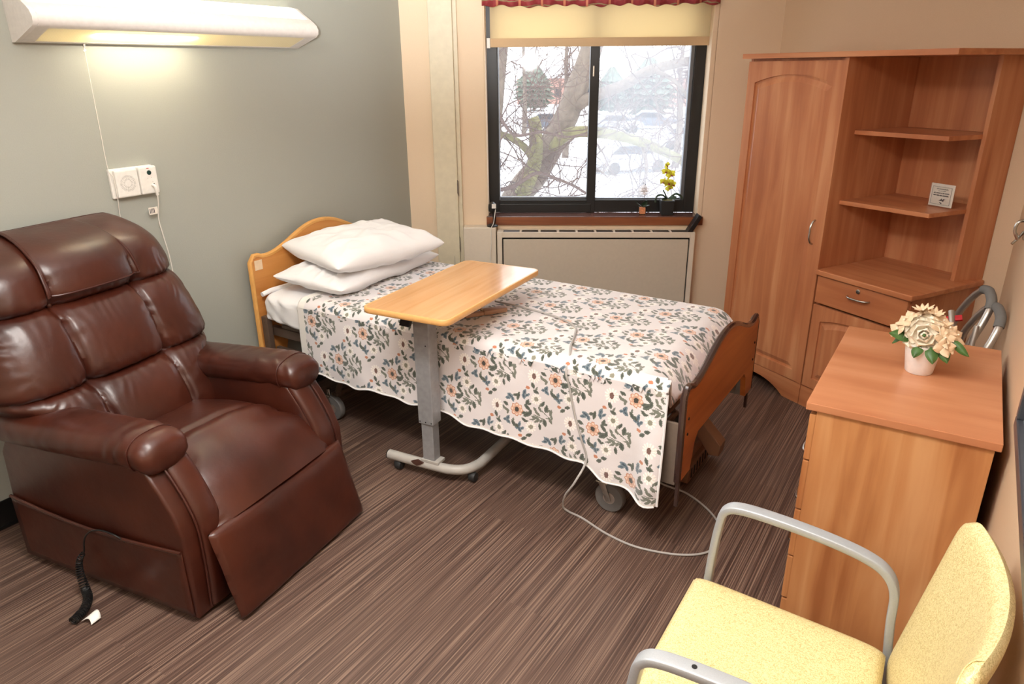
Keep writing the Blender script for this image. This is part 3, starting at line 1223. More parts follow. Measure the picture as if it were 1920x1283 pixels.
obj('lower_lens', bm, 'lens', lp)
bm = BM()
strip(bm, [(0.128, 0.125), (0.05, 0.175), (0.004, 0.183)], 0.018, LL - 0.018, 0.002)
obj('upper_lens', bm, 'uplens', lp)
bm = BM()
lathe(bm, [(0.012, 0.24), (0.012, 0.66)], 14, (0.085, 0, 0.05), 'y')
obj('fluorescent_tube', bm, 'tube_on', lp)
bm = BM()
tube(bm, [(0.02, 0.237, 0.0), (0.02, 0.237, -0.012)], 0.004, 8)
obj('pull_switch', bm, 'chrome', lp)
lamp_in = area('wall_lamp_light', (0.10, 1.79, 1.786), 0.05, 0.42, 7, (1.0, 0.90, 0.72), rot=(0, R(20), 0))
lamp_up = area('wall_lamp_uplight', (0.10, 1.98, 1.945), 0.1, 1.15, 5, (1.0, 0.93, 0.78), rot=(R(180), R(25), 0))

bm = BM()
tube(bm, crv([(0.020, 1.577, 1.735), (0.018, 1.577, 1.71), (0.014, 1.577, 1.60), (0.012, 1.576, 1.45), (0.012, 1.575, 1.29), (0.04, 1.574, 1.26), (0.034, 1.578, 1.17), (0.014, 1.584, 1.10), (0.012, 1.59, 0.95)], 6), 0.0014, 6)
tube(bm, [(0.019, 1.572, 1.722), (0.019, 1.582, 1.728)], 0.0035, 6)
tag(obj('pull_cord', bm, 'cordwhite'), 'thin white pull cord hanging from the wall light past the call speaker', 'cord')

# ---------------------------------------------------------------- nurse call station
ns = thing('call_station', 'white nurse call station with speaker grille and plugged cord on the grey green wall', 'intercom', (0, 1.573, 1.168), 0)
bm = BM()
box(bm, 0.0, 0.014, 0.0, 0.185, 0.0, 0.118, 0.004)
obj('back_plate', bm, 'white_plastic', ns, False)
bm = BM()
box(bm, 0.014, 0.034, 0.012, 0.108, 0.004, 0.112, 0.006)
obj('speaker_housing', bm, 'white_plastic', ns, False)
bm = BM()
for k in range(36):
    a = 2 * PI * k / 36
    for (r0, r1) in ((.013, .021), (.024, .033)):
        if r0 < .02 and k % 2:
            continue
        p0 = Vector((0.0342, 0.060 + r0 * math.cos(a), 0.058 + r0 * math.sin(a)))
        p1 = Vector((0.0342, 0.060 + r1 * math.cos(a), 0.058 + r1 * math.sin(a)))
        tube(bm, [p0, p1], 0.0007, 4)
obj('speaker_grille', bm, 'grille', ns)
bm = BM()
box(bm, 0.012, 0.036, 0.112, 0.190, 0.004, 0.116, 0.007)
obj('call_panel', bm, 'white_plastic', ns, False)
bm = BM()
lathe(bm, [(0.001, 0.0), (0.0095, 0.0), (0.009, 0.003), (0.001, 0.0035)], 20, (0.0355, 0.155, 0.090), 'x')
obj('call_button', bm, 'darkgreen', ns)
bm = BM()
lathe(bm, [(0.001, 0), (0.003, 0), (0.003, 0.001), (0.001, 0.001)], 10, (0.036, 0.168, 0.042), 'x')
for (y, z) in ((.146, .068), (.162, .070), (.165, .052)):
    lathe(bm, [(0.0002, 0), (0.001, 0), (0.001, 0.0006), (0.0002, 0.0006)], 8, (0.036, y, z), 'x')
obj('socket_hole', bm, 'black', ns)
bm = BM()
box(bm, 0.036, 0.0365, 0.147, 0.157, 0.106, 0.109)
obj('red_mark', bm, 'red', ns, False)

bm = BM()
tube(bm, crv([(0.0, -0.004, 0.018), (0.012, 0.0, 0.012), (0.014, 0.001, 0.0), (0.012, 0.003, -0.025)], 5), 0.006, 8)
cp_ = [obj('plug', bm, 'white_plastic', ns)]
bm = BM()
tube(bm, crv([(0.012, 0.003, -0.02), (0.005, 0.004, -0.06), (-0.018, 0.006, -0.13), (-0.025, 0.016, -0.20), (-0.028, 0.03, -0.32), (-0.028, 0.03, -0.5), (-0.03, 0.03, -1.1)], 6), 0.0026, 8)
cp_.append(obj('cord', bm, 'cordwhite', ns))
bm = BM()
box(bm, -0.012, -0.0112, -0.034, 0.006, -0.105, -0.075)
t_ = obj('paper_tag', bm, 'paper', ns, False)
cp_.append(t_)
bm = BM()
for k in range(4):
    box(bm, -0.0112, -0.0108, -0.030 + .006 * k, -0.027 + .006 * k, -0.10, -0.08)
obj('tag_print', bm, 'ink', t_, False)
for o in cp_:
    o.location = (0.04, 0.162, 0.022)

# ---------------------------------------------------------------- bed
BY0, BY1 = 2.135, 3.065
bed = thing('hospital_bed', 'hospital bed with wooden end boards, head against the grey green wall', 'bed', (1.15, 2.6, 0), 0)


def board(name, xa, xb, y0, y1, zc, zp, zb, legw, edge, face, facelab=None):
    # outline in (y,z)
    W_ = y1 - y0
    top = []
    N = 40
    for i in range(N + 1):
        t = i / N
        u = abs(t - .5) * 2
        if u < .82:
            z = zp - (zp - zc + .006) * (0.5 - 0.5 * math.cos(PI * u / .82)) ** 1.1
        elif u < .93:
            q = (u - .82) / .11
            z = zc - .006 + .014 * (0.5 - .5 * math.cos(PI * q))
        else:
            q = (u - .93) / .07
            z = zc + .008 - .03 * (1 - math.sqrt(max(0, 1 - q * q)))
        top.append((y0 + W_ * t, z))
    bot = [(y1, zb), (y1 - legw, zb), (y1 - legw - .03, zb + .10), (y1 - legw - .06, zb + .13), (y0 + legw + .06, zb + .13), (y0 + legw + .03, zb + .10), (y0 + legw, zb), (y0, zb)]
    pts = top + bot
    bm = BM()
    prism(bm, pts, xa, xb, 'yz')
    core = obj(name, bm, face, bed, False)
    core.matrix_parent_inverse = Matrix.Translation((-1.15, -2.6, 0))
    bm = BM()
    cx_, tt = (xa + xb) / 2, (xb - xa) / 2 + .002
    edge_pts = [(cx_, p[0], p[1]) for p in ([(y0, zb)] + top + [(y1, zb)])]
    tube(bm, edge_pts, tt, 8)
    e = obj('edge_trim', bm, edge, core)
    return core


board('headboard', 0.050, 0.072, BY0, BY1, 0.805, 0.912, 0.28, 0.14, 'headedge', 'headboard')
board('footboard', 2.234, 2.256, BY0 - .005, BY1 - .01, 0.630, 0.715, 0.285, 0.10, 'footedge', 'footboard')


def bpart(name, bm, mat, smooth=False, parent=None, label=None):
    o = obj(name, bm, mat, parent or bed, smooth, label=label)
    if parent is None:
        o.matrix_parent_inverse = Matrix.Translation((-1.15, -2.6, 0))
    return o


bm = BM()
box(bm, 0.073, 0.0745, 2.150, 2.195, 0.742, 0.79)
bpart('tape_patch', bm, 'beige_petal')
for y in (2.19, 2.98):
    bm = BM()
    box(bm, 0.076, 2.232, y, y + .035, 0.40, 0.445, 0.003)
    bpart('side_rail', bm, 'bedmetal')
    bm = BM()
    box(bm, 0.09, 2.20, y + .01, y + .03, 0.30, 0.335, 0.003)
    bpart('lower_rail', bm, 'bedmetal')
for x in (0.5, 1.1, 1.7):
    bm = BM()
    box(bm, x, x + .04, 2.225, 2.98, 0.40, 0.43, 0.003)
    bpart('cross_bar', bm, 'bedmetal')
bm = BM()
box(bm, 0.15, 2.14, 2.2, 3.0, 0.445, 0.462, 0.003)
bpart('deck', bm, 'bedmetal2')
for y in (2.145, 3.02):
    bm = BM()
    box(bm, 0.073, 0.115, y, y + .03, 0.30, 0.51, 0.003)
    for z in (.34, .38, .44, .48):
        lathe(bm, [(0.0005, -.002), (0.004, -.002), (0.004, .0), (0.0005, 0)], 8, (0.095, y - .0005, z), 'y')
    bpart('head_bracket', bm, 'bedmetal')
    bm = BM()
    box(bm, 2.10, 2.232, y, y + .012, 0.255, 0.50, 0.003)
    for (x, z) in ((2.13, .30), (2.13, .35), (2.18, .32), (2.15, .42)):
        lathe(bm, [(0.0005, -.002), (0.004, -.002), (0.004, .0), (0.0005, 0)], 8, (x, y - .0005, z), 'y')
    bpart('foot_bracket', bm, 'bedmetal2')
bm = BM()
box(bm, 2.240, 2.252, BY0 - .006, BY0 + .012, 0.18, 0.30, 0.002)
bpart('board_foot', bm, 'footedge')
bm = BM()
box(bm, 2.240, 2.252, BY1 - .05, BY1 - .03, 0.20, 0.30, 0.002)
bpart('board_foot', bm, 'footedge')
for (y, z) in ((BY0 + .03, .52), (BY0 + .03, .46), (BY1 - .05, .52), (BY1 - .05, .44)):
    bm = BM()
    lathe(bm, [(0.0005, 0), (0.006, 0), (0.005, .003), (0.0005, .004)], 12, (2.2555, y, z), 'x')
    bpart('bolt_cap', bm, 'dark', True)
# scissor legs
for x in (0.55, 1.85):
    bm = BM()
    for y in (2.26, 2.93):
        tube(bm, [(x, y, .41), (x - .12 if x < 1 else x + .1, y, .12)], .016, 8)
    tube(bm, [(x - .12 if x < 1 else x + .1, 2.24, .125), (x - .12 if x < 1 else x + .1, 2.95, .125)], .018, 8)
    bpart('leg_frame', bm, 'bedmetal', True)
for (x, y) in ((.43, 2.235), (.43, 2.955), (1.95, 2.235), (1.95, 2.955)):
    fk = BM()
    tube(fk, [(x - .03, y, .16), (x - .03, y, .125)], .011, 10)
    prism(fk, [(x - .045, .125), (x - .015, .125), (x + .012, .055), (x - .008, .05)], y - .024, y - .019, 'xz', .001)
    prism(fk, [(x - .045, .125), (x - .015, .125), (x + .012, .055), (x - .008, .05)], y + .019, y + .024, 'xz', .001)
    tube(fk, [(x - .055, y - .02, .128), (x - .005, y - .02, .128)], .005, 8)
    c_ = bpart('caster', fk, 'chrome', True)
    wb = BM()
    lathe(wb, [(0.034, -.016), (0.058, -.016), (0.062, -.010), (0.062, .010), (0.058, .016), (0.034, .016)], 32, (x, y, .062), 'y')
    obj('caster_wheel', wb, 'greyrubber', c_)
    wb = BM()
    lathe(wb, [(0.004, -.017), (0.010, -.019), (0.040, -.013), (0.040, .013), (0.010, .019), (0.004, .017)], 24, (x, y, .062), 'y')
    obj('wheel_hub', wb, 'alu', c_)
# foot end control box and pedal
bm = BM()
box(bm, 1.97, 2.165, 2.53, 2.88, 0.030, 0.100, 0.006)
box(bm, 2.00, 2.145, 2.56, 2.80, 0.098, 0.150, 0.006)
mb = bpart('drive_box', bm, 'bedplastic')
bm = BM()
for k in range(8):
    box(bm, 2.163, 2.167, 2.56 + .036 * k, 2.572 + .036 * k, 0.045, 0.088)
obj('vent_slot', bm, 'dark', mb, False)
bm = BM()
prism(bm, [(2.095, 2.62), (2.125, 2.62), (2.11, 2.65)], 0.1502, 0.1512, 'xy')
obj('arrow_mark', bm, 'paper', mb, False)
bm = BM()
prism(bm, [(2.10, .31), (2.15, .32), (2.265, .205), (2.26, .155), (2.22, .15)], 2.60, 2.67, 'xz', .005)
bpart('pedal_arm', bm, 'bedplastic')
bm = BM()
box(bm, 1.0, 1.5, 2.45, 2.75, 0.22, 0.34, 0.01)
bpart('motor', bm, 'dark')

# mattress with fitted sheet
MX0, MX1, MY0, MY1, MZ0, MZ1 = 0.10, 2.085, 2.150, 3.055, 0.465, 0.632
bm = BM()


def rbox(u, v, x0, x1, y0, y1, z0, z1, r, fn=None, ex=6):
    """superellipse cross-section swept from x0 to x1"""
    a = 2 * PI * u
    t = v * 2 - 1
    e = 2.0 / ex
    ca = math.copysign(abs(math.cos(a)) ** e, math.cos(a))
    sa = math.copysign(abs(math.sin(a)) ** e, math.sin(a))
    end = (1 - abs(t) ** 40) ** 0.5 if abs(t) < 1 else 0
    k = 1 - r * (1 - end)
    y = (y0 + y1) / 2 + (y1 - y0) / 2 * ca * k
    z = (z0 + z1) / 2 + (z1 - z0) / 2 * sa * (k if end > 0 else k)
    x = x0 + (x1 - x0) * v
    return Vector((x, y, z))


def matf(u, v):
    p = rbox(u, v, MX0, MX1, MY0, MY1, MZ0, MZ1, .04, ex=7)
    if p.y < MY0 + .05:
        w_ = 0.006 * math.sin((p.x * 1.0 + p.z * 1.4) * 55 + 3 * noise.noise(p * 6)) * max(0, 1 - (p.x - .1) / .5)
        p.y += w_ - .004
        # fitted-sheet corner pulled up towards the head
        if p.x < .3:
            p.z += max(0, (.55 - p.z)) * .25 * (1 - (p.x - .1) / .2)
    return p


grid(bm, matf, 120, 140, True)
bm.faces.new([v for v in bm.verts if abs(v.co.x - MX0) < 1e-4])
bm.faces.new([v for v in bm.verts if abs(v.co.x - MX1) < 1e-4])
tube(bm, [(0.105, MY0 - .004, .628), (0.105, MY0 + .05, .636), (.105, MY0 + .2, .634)], .012, 8)
mat_o = obj('mattress', bm, 'sheet', None)
tag(mat_o, 'mattress in a white fitted sheet lying on the hospital bed', 'mattress')

# blanket
bm = BM()
uvl = bm.loops.layers.uv.new('UVMap')
uv2 = bm.loops.layers.uv.new('edge')
TZ = 0.648
NX, NY = 230, 190
bx0, bx1 = 0.355, 2.185


def hem_z(x):
    h = 0.290 - 0.045 * max(0, (x - 1.1) / .8)
    if x > 1.86:
        t = min(1, (x - 1.86) / .11)
        h -= 0.036 * (t * t * (3 - 2 * t))
    h += 0.006 * math.sin(x * 17) + .004 * math.sin(x * 41)
    return h


near_l = 0.45
top_w = (MY1 + .008) - (MY0 - .012)


def blf(i, j):
    u, v = i / (NX - 1), j / (NY - 1)
    x = bx0 + (bx1 - bx0) * u
    hz = hem_z(x)
    L1 = TZ - hz
    L3 = 0.30
    T = L1 + top_w + L3
    s = v * T
    Rr = 0.055
    ya, yb = MY0 - .013, MY1 + .010
    off = 0
    if s < L1 - Rr * .57:
        y, z = ya, hz + s
    elif s < L1 + Rr:
        t = (s - (L1 - Rr * .57)) / (Rr * 1.57)
        a = t * PI / 2
        y, z = ya + Rr - Rr * math.cos(a), TZ - Rr + Rr * math.sin(a)
    elif s < L1 + top_w - Rr:
        y, z = ya + (s - L1), TZ
    elif s < L1 + top_w + Rr * .57:
        t = (s - (L1 + top_w - Rr)) / (Rr * 1.57)
        a = t * PI / 2
        y, z = yb - Rr + Rr * math.sin(a), TZ - Rr + Rr * math.cos(a)
    else:
        y, z = yb, TZ - (s - L1 - top_w)
    # soft relief
    if ya + .1 < y < yb - .1:
        z += 0.004 * noise.noise(Vector((x * 5, y * 5, 0))) + 0.003 * noise.noise(Vector((x * 14, y * 12, 3)))
    side = max(0, min(1, (TZ - .06 - z) / .33)) if y < 2.4 else 0
    if side > 0:
        y -= side * (0.016 + 0.010 * math.sin(x * 9 + 1) + 0.007 * math.sin(x * 23 + 2 + z * 3))
        # flare of the loose foot corner
        k = max(0, (x - 1.84) / .34)
        y -= side * 0.026 * k
        y += side * 0.028 * k * math.sin((x - 1.84) * 36)
        x += side * 0.012 * k
    # foot end sinks between mattress and board
    if x > 2.05:
        k = min(1, (x - 2.05) / .135)
        drop = 0.11 * k ** 2.6
        if y > MY0 + .03:
            z -= drop
        else:
            x -= .0
    # near foot corner: cloth edge hangs slanted
    uu = x
    vv = (hz + s)
    return Vector((x, y, z)), (bx0 + (bx1 - bx0) * u, vv), min(s, (bx0 + (bx1 - bx0) * u - bx0), 9)


G = [[blf(i, j) for j in range(NY)] for i in range(NX)]
V = [[bm.verts.new(G[i][j][0]) for j in range(NY)] for i in range(NX)]
for i in range(NX - 1):
    for j in range(NY - 1):
        idx = ((i, j), (i + 1, j), (i + 1, j + 1), (i, j + 1))
        f = bm.faces.new([V[a][b] for a, b in idx])
        for lp_, (a, b) in zip(f.loops, idx):
            lp_[uvl].uv = G[a][b][1]
            e = min(G[a][b][2], 1)
            if G[a][b][1][0] - bx0 < .05:
                e = (G[a][b][1][0] - bx0) * .8
            else:
                e = max(e, 0) if G[a][b][2] < .012 else 1
                e = e if e < 1 and e < .012 else 1
            lp_[uv2].uv = (e, 0)
bl_o = obj('blanket', bm, 'blanket', None)
md = bl_o.modifiers.new('thick', 'SOLIDIFY')
md.thickness = 0.006
md.offset = -1
tag(bl_o, 'white floral printed blanket with grey leaves and orange flowers spread over the bed', 'blanket')
# hem piping as a part
bm = BM()
tube(bm, [G[i][0][0] + Vector((0, -.001, 0)) for i in range(0, NX, 2)], .0036, 6)
obj('hem', bm, 'sheet', bl_o)
bm = BM()
tube(bm, [G[NX - 1][j][0] for j in range(0, 50, 2)], .0045, 6)
obj('hem', bm, 'sheet', bl_o)


def pillow(name, c, lx, ly, h, rz, tilt, label, seed, droop=0.0, rx=0.0):
    bm = BM()
    n = 64

    def f(sgn):
        def g(u, v):
            a, b = u * 2 - 1, v * 2 - 1
            t = max(0, (1 - abs(a) ** 2.7)) ** .52 * max(0, (1 - abs(b) ** 2.7)) ** .52
            ix = 1 - .07 * (1 - abs(b) ** 2) * 1.0
            iy = 1 - .05 * (1 - abs(a) ** 2)
            cr = 1 - .04 * (a * b) ** 6
            x, y = a * lx / 2 * ix * cr, b * ly / 2 * iy * cr
            z = sgn * h / 2 * t
            nz = noise.noise(Vector((a * 2.1 + seed, b * 2.6, sgn))) * .016 + noise.noise(Vector((a * 6 + seed, b * 3, sgn * 2))) * .007
            # soft ridged creases
            q1 = noise.noise(Vector((a * 1.6 + b * 1.2 + seed, (b - a) * .7, 5.0)))
            q2 = noise.noise(Vector((a * 1.1 - b * 2.2, (b + a) * .8 + seed, 9.0)))
            nz += (.5 - min(1, abs(q1) * 5)) * .012 + (.5 - min(1, abs(q2) * 6)) * .009
            # creases running to the corners
            r_ = math.sin((a + b * .8) * 16 + 4 * noise.noise(Vector((a * 2, b * 2, seed)))) * .0035 * abs(a * b)
            z += (nz + r_ + .007 * math.sin((a * .6 + b) * 7 + 5 * noise.noise(Vector((a * 1.5, b * 1.5, seed)))) * abs(a)) * t
            z += -droop * a * a * (1 if a > 0 else 0)
            return Vector((x, y, z))
        return g
    grid(bm, f(1), n, n)
    grid(bm, f(-1), n, n)
    bmesh.ops.remove_doubles(bm, verts=bm.verts, dist=0.0006)
    o = obj(name, bm, 'sheet', None, angle=70)
    o.location = c
    o.rotation_euler = (rx, tilt, rz)
    md = o.modifiers.new('s', 'SUBSURF')
    md.levels = md.render_levels = 1
    tag(o, label, 'pillow', 'white pillows stacked on the bed')
    return o


pillow('pillow', (0.335, 2.60, 0.706), .46, .82, .14, R(3), R(2), 'lower of the two white pillows, lying directly on mattress and blanket edge', 3.1)
pillow('pillow', (0.372, 2.60, 0.818), .52, .68, .175, R(-11), R(4), 'upper white pillow lying on top of the other pillow', 9.7, rx=R(1))

# bed hand control with coiled cord, and its long cord over the blanket
hc = thing('hand_control', 'tan bed hand control with grey cord lying on blanket beside the overbed table', 'remote control', (1.25, 2.40, TZ + .004), R(58))
bm = BM()
box(bm, -0.012, 0.10, -0.022, 0.022, 0.002, 0.024, 0.008)
obj('body', bm, 'remote', hc)
bm = BM()
box(bm, -0.095, -0.01, -0.016, 0.014, 0.001, 0.019, 0.006)
obj('hanging_clip', bm, 'remote', hc)
bm = BM()
tube(bm, crv([(-.01, .0, .02), (-.03, .015, .035), (-.05, .0, .03)], 6), .006, 8)
obj('strap_loop', bm, 'chrome', hc)
bm = BM()
pth = []
for k in range(160):
    t = k / 159
    a = t * 2 * PI * 9
    pth.append(Vector((-.02 - .12 * t, .04 + .012 * math.cos(a), .016 + .012 * math.sin(a))))
tube(bm, pth, .0042, 6)
obj('coiled_cord', bm, 'greyrubber', hc)


def side_y(x, z):
    sd = max(0, min(1, (TZ - .06 - z) / .33))
    y = MY0 - .013 - sd * (0.016 + 0.010 * math.sin(x * 9 + 1) + 0.007 * math.sin(x * 23 + 2 + z * 3))
    return y - .006


bm = BM()
pts = [(1.19, 2.57, TZ + .008), (1.35, 2.56, TZ + .008), (1.534, 2.525, TZ + .008), (1.655, 2.46, TZ + .008), (1.70, 2.38, TZ + .008), (1.745, 2.26, TZ + .008), (1.78, 2.185, TZ - .004)]
for (x, z) in ((1.795, .60), (1.81, .55), (1.835, .45), (1.87, .35), (1.895, .27)):
    pts.append((x, side_y(x, z), z))
pts += [(1.88, 2.06, .20), (1.835, 2.07, .12), (1.80, 2.12, .03), (1.82, 2.13, .006), (1.885, 2.12, .005), (2.017, 2.077, .005), (2.15, 2.066, .005), (2.297, 2.11, .005), (2.375, 2.19, .005), (2.373, 2.316, .005), (2.30, 2.42, .005), (2.175, 2.50, .005), (2.05, 2.52, .005), (1.9, 2.62, .005)]
tube(bm, crv(pts, 10), .0042, 8)
tag(obj('control_cord', bm, 'cordgrey'), 'grey cable running across the blanket and looping over the floor by the bed foot', 'cord')

# ---------------------------------------------------------------- overbed table
TT = R(5.0)
ob = thing('overbed_table', 'overbed table with maple top on grey post rolled over the bed', 'table', (1.19, 2.06, 0), TT)


def rrect(w2, l2, r, n=6):
    pts = []
    for (cx_, cy_, a0) in ((w2 - r, l2 - r, 0), (-w2 + r, l2 - r, 90), (-w2 + r, -l2 + r, 180), (w2 - r, -l2 + r, 270)):
        for k in range(n + 1):
            a = R(a0 + 90 * k / n)
            pts.append((cx_ + r * math.cos(a), cy_ + r * math.sin(a)))
    return pts


tcx, tcy = 0.024, 0.225
bm = BM()
prism(bm, [(p[0] + tcx, p[1] + tcy) for p in rrect(.191, .392, .032)], 0.778, 0.8005, 'xy')
obj('tabletop', bm, 'tabletop', ob, False)
bm = BM()
tube(bm, [(p[0] + tcx, p[1] + tcy, .789) for p in rrect(.191, .392, .032)], .0065, 10, ry=.0118, closed=True, upv=(0, 0, 1))
obj('edge_band', bm, 'tableedge', ob)
bm = BM()
box(bm, -.036, .036, -.028, .034, .265, .765, .003)
obj('outer_post', bm, 'steel', ob, False)
bm = BM()
box(bm, -.028, .028, -.021, .026, .085, .30, .002)
obj('inner_post', bm, 'steel', ob, False)
for (x, z) in ((-.028, .275), (.0, .275), (.028, .275), (.02, .62)):
    bm = BM()
    lathe(bm, [(0.0003, 0), (.003, 0), (.003, .001), (.0003, .001)], 8, (x, -.0295, z), 'y')
    obj('screw', bm, 'dark', ob)
bm = BM()
box(bm, -.05, .06, -.03, .5, .755, .777, .003)
obj('top_support', bm, 'steel', ob, False)
bm = BM()
prism(bm, [(-.062, .765), (-.018, .765), (-.036, .70), (-.080, .702)], -.06, -.035, 'xz', .004)
obj('height_lever', bm, 'black', ob, False)
bm = BM()
box(bm, -.038, .050, -.026, .030, .078, .092, .003)
obj('post_plate', bm, 'greytube', ob, False)
bm = BM()
base = crv([(-.215, -.012, .062), (-.1, -.012, .062), (.0, -.010, .062), (.09, -.004, .062), (.15, .025, .062), (.180, .085, .062), (.185, .17, .062), (.185, .4, .062), (.185, .62, .062)], 10)
tube(bm, base, .0215, 16)
bs = obj('base_tube', bm, 'greytube', ob)
bm = BM()
prism(bm, [(-.085, .072), (-.05, .088), (-.02, .078), (-.035, .066), (-.055, .056), (-.075, .062)], -.0345, -.0285, 'xz')
obj('rust_patch', bm, 'rust', bs, False)
bm = BM()
lathe(bm, [(.0005, 0), (.0215, 0), (.0215, .004), (.0005, .004)], 16, (-.219, -.012, .062), 'x')
obj('end_plug', bm, 'black', bs)
for (x, y) in ((-.17, -.012), (.172, .045), (.185, .60)):
    bm = BM()
    tube(bm, [(x, y, .045), (x, y, .034)], .009, 10)
    ball(bm, (x, y, .030), .020, 1, 1.0, .8)
    c_ = obj('caster', bm, 'rubber', ob)
    bm = BM()
    lathe(bm, [(.006, -.016), (.020, -.014), (.0225, -.006), (.0225, .006), (.020, .014), (.006, .016)], 20, (x + .006, y, .0228), 'x')
    obj('caster_wheel', bm, 'rubber', c_)

# ---------------------------------------------------------------- wardrobe unit
wd = thing('wardrobe', 'pear wood wardrobe with arched door, open corner shelves and drawer beside window', 'wardrobe', DO, DR)


def arch_door(bm, x0, x1, z0, z1, yb, yf, inset=.052, arch=.045, square_bottom=True):
    """door slab with a routed groove in the form of an arched panel; front at y=yf (towards the room = -y)"""
    box(bm, x0, x1, yf, yb, z0, z1, .004)


def groove(x0, x1, z0, z1, arch, y):
    """raised arched panel border"""
    cx_ = (x0 + x1) / 2
    pts = [(x0, z0), (x1, z0), (x1, z1 - arch)]
    N = 20
    for k in range(1, N):
        t = k / N
        x = x1 + (x0 - x1) * t
        pts.append((x, z1 - arch + arch * (1 - (2 * t - 1) ** 2)))
    pts.append((x0, z1 - arch))
    return pts


def door_part(name, x0, x1, z0, z1, px0, px1, pz0, pz1, arch, yf, parent, mat='wardrobe'):
    """frame around an arched field; the field is a bevelled raised panel set in a groove"""
    d = 0.018
    bm = BM()
    box(bm, x0, x1, yf + .009, yf + d, z0, z1)
    # stiles and rails as one front layer with arched hole
    hole = groove(px0, px1, pz0, pz1, arch, 0)
    outer = [(x0, z0), (x1, z0), (x1, z1), (x0, z1)]
    # bottom
    for (a, b, c, e) in ((x0, px0, z0, z1), (px1, x1, z0, z1), (px0, px1, z0, pz0)):
        box(bm, a, b, yf, yf + .0095, c, e)
    top = [p for p in hole if p[1] >= pz1 - arch - 1e-6]
    top = sorted(top, key=lambda p: p[0])
    prism(bm, top + [(px1, z1), (px0, z1)], yf, yf + .0095, 'xz')
    bmesh.ops.remove_doubles(bm, verts=bm.verts, dist=.00001)
    o = obj(name, bm, mat, parent, False)
    g_ = .011
    ins = groove(px0 + g_, px1 - g_, pz0 + g_, pz1 - g_, arch, 0)
    ins2 = groove(px0 + g_ + .022, px1 - g_ - .022, pz0 + g_ + .022, pz1 - g_ - .022, arch, 0)
    bm = BM()
    A = [bm.verts.new((p[0], yf + .0090, p[1])) for p in ins]
    B = [bm.verts.new((p[0], yf + .0005, p[1])) for p in ins2]
    n_ = len(A)
    for k in range(n_):
        bm.faces.new((A[k], A[(k + 1) % n_], B[(k + 1) % n_], B[k]))
    bm.faces.new(B)
    obj('raised_panel', bm, mat, o, False)
    return o


def handle(parent, p0, p1, out=.028, r=.0048):
    bm = BM()
    p0, p1 = Vector(p0), Vector(p1)
    pts = [p0, p0 * .93 + p1 * .07 + Vector((0, -out * .55, 0)), p0 * .72 + p1 * .28 + Vector((0, -out, 0)), (p0 + p1) / 2 + Vector((0, -out * 1.02, 0)), p0 * .28 + p1 * .72 + Vector((0, -out, 0)), p0 * .07 + p1 * .93 + Vector((0, -out * .55, 0)), p1]
    tube(bm, crv(pts, 5), r, 10)
    return obj('handle', bm, 'chrome', parent)


bm = BM()
YF = -0.50
box(bm, .268, .286, YF + .02, -.004, 0.0, 1.684)
box(bm, .846, .866, YF + .0, -.004, .11, 1.684)
box(bm, .286, .846, -.012, -.004, .11, 1.684)
box(bm, .286, .846, YF + .022, -.004, .11, .128)
box(bm, .286, .846, YF + .022, -.004, 1.666, 1.684)
obj('wardrobe_body', bm, 'wardrobe', wd, False)
dr = door_part('door', .275, .846, .113, 1.672, .325, .800, .168, 1.612, .04, YF, wd)
handle(dr, (.812, YF, .955), (.812, YF, .838))
# plinth with arch
bm = BM()
pts = [(.268, 0), (.34, 0)]
for k in range(0, 13):
    t = k / 12
    pts.append((.36 + .40 * t, .062 * math.sin(PI * t) ** .75 if 0 < t < 1 else 0))
pts += [(.80, 0), (.868, 0), (.868, .108), (.268, .108)]
prism(bm, pts, YF - .002, YF + .016, 'xz')
obj('plinth', bm, 'wardrobe_h', wd, False)
bm = BM()
pts = [(.872, 0), (.93, 0)]
for k in range(0, 13):
    t = k / 12
    pts.append((.95 + .33 * t, .055 * math.sin(PI * t) ** .75 if 0 < t < 1 else 0))
pts += [(1.352, 0), (1.352, .108), (.872, .108)]
prism(bm, pts, YF - .002, YF + .016, 'xz')
obj('plinth', bm, 'wardrobe_h', wd, False)
# top board
bm = BM()
prism(bm, [(.25, -.003), (.25, -.525), (1.365, -.525), (1.39, -.003)], 1.685, 1.708, 'xy', .001)
obj('top_board', bm, 'wardrobe_h', wd, False)
# lower cabinet
bm = BM()
box(bm, .870, .886, YF + .02, -.004, 0, .700)
box(bm, 1.336, 1.354, YF + .018, -.004, 0, .700)
box(bm, .886, 1.336, -.012, -.004, .05, .700)
box(bm, .886, 1.336, YF + .03, -.004, .11, .126)
obj('cabinet_body', bm, 'wardrobe', wd, False)
bm = BM()
box(bm, .868, 1.374, YF - .018, -.003, .701, .727, .006, 3)
obj('countertop', bm, 'wardrobe_h', wd, False)
bm = BM()
box(bm, .874, 1.350, YF, YF + .018, .560, .696, .004)
dw = obj('drawer', bm, 'wardrobe_h', wd, False)
handle(dw, (1.052, YF, .640), (1.170, YF, .640))
bm = BM()
lathe(bm, [(.001, 0), (.011, 0), (.011, -.003), (.007, -.005), (.001, -.004)], 20, (1.104, YF, .673), 'y')
obj('lock', bm, 'chrome', dw)
door_part('cabinet_door', .874, 1.350, .113, .550, .924, 1.30, .165, .500, .03, YF, wd)
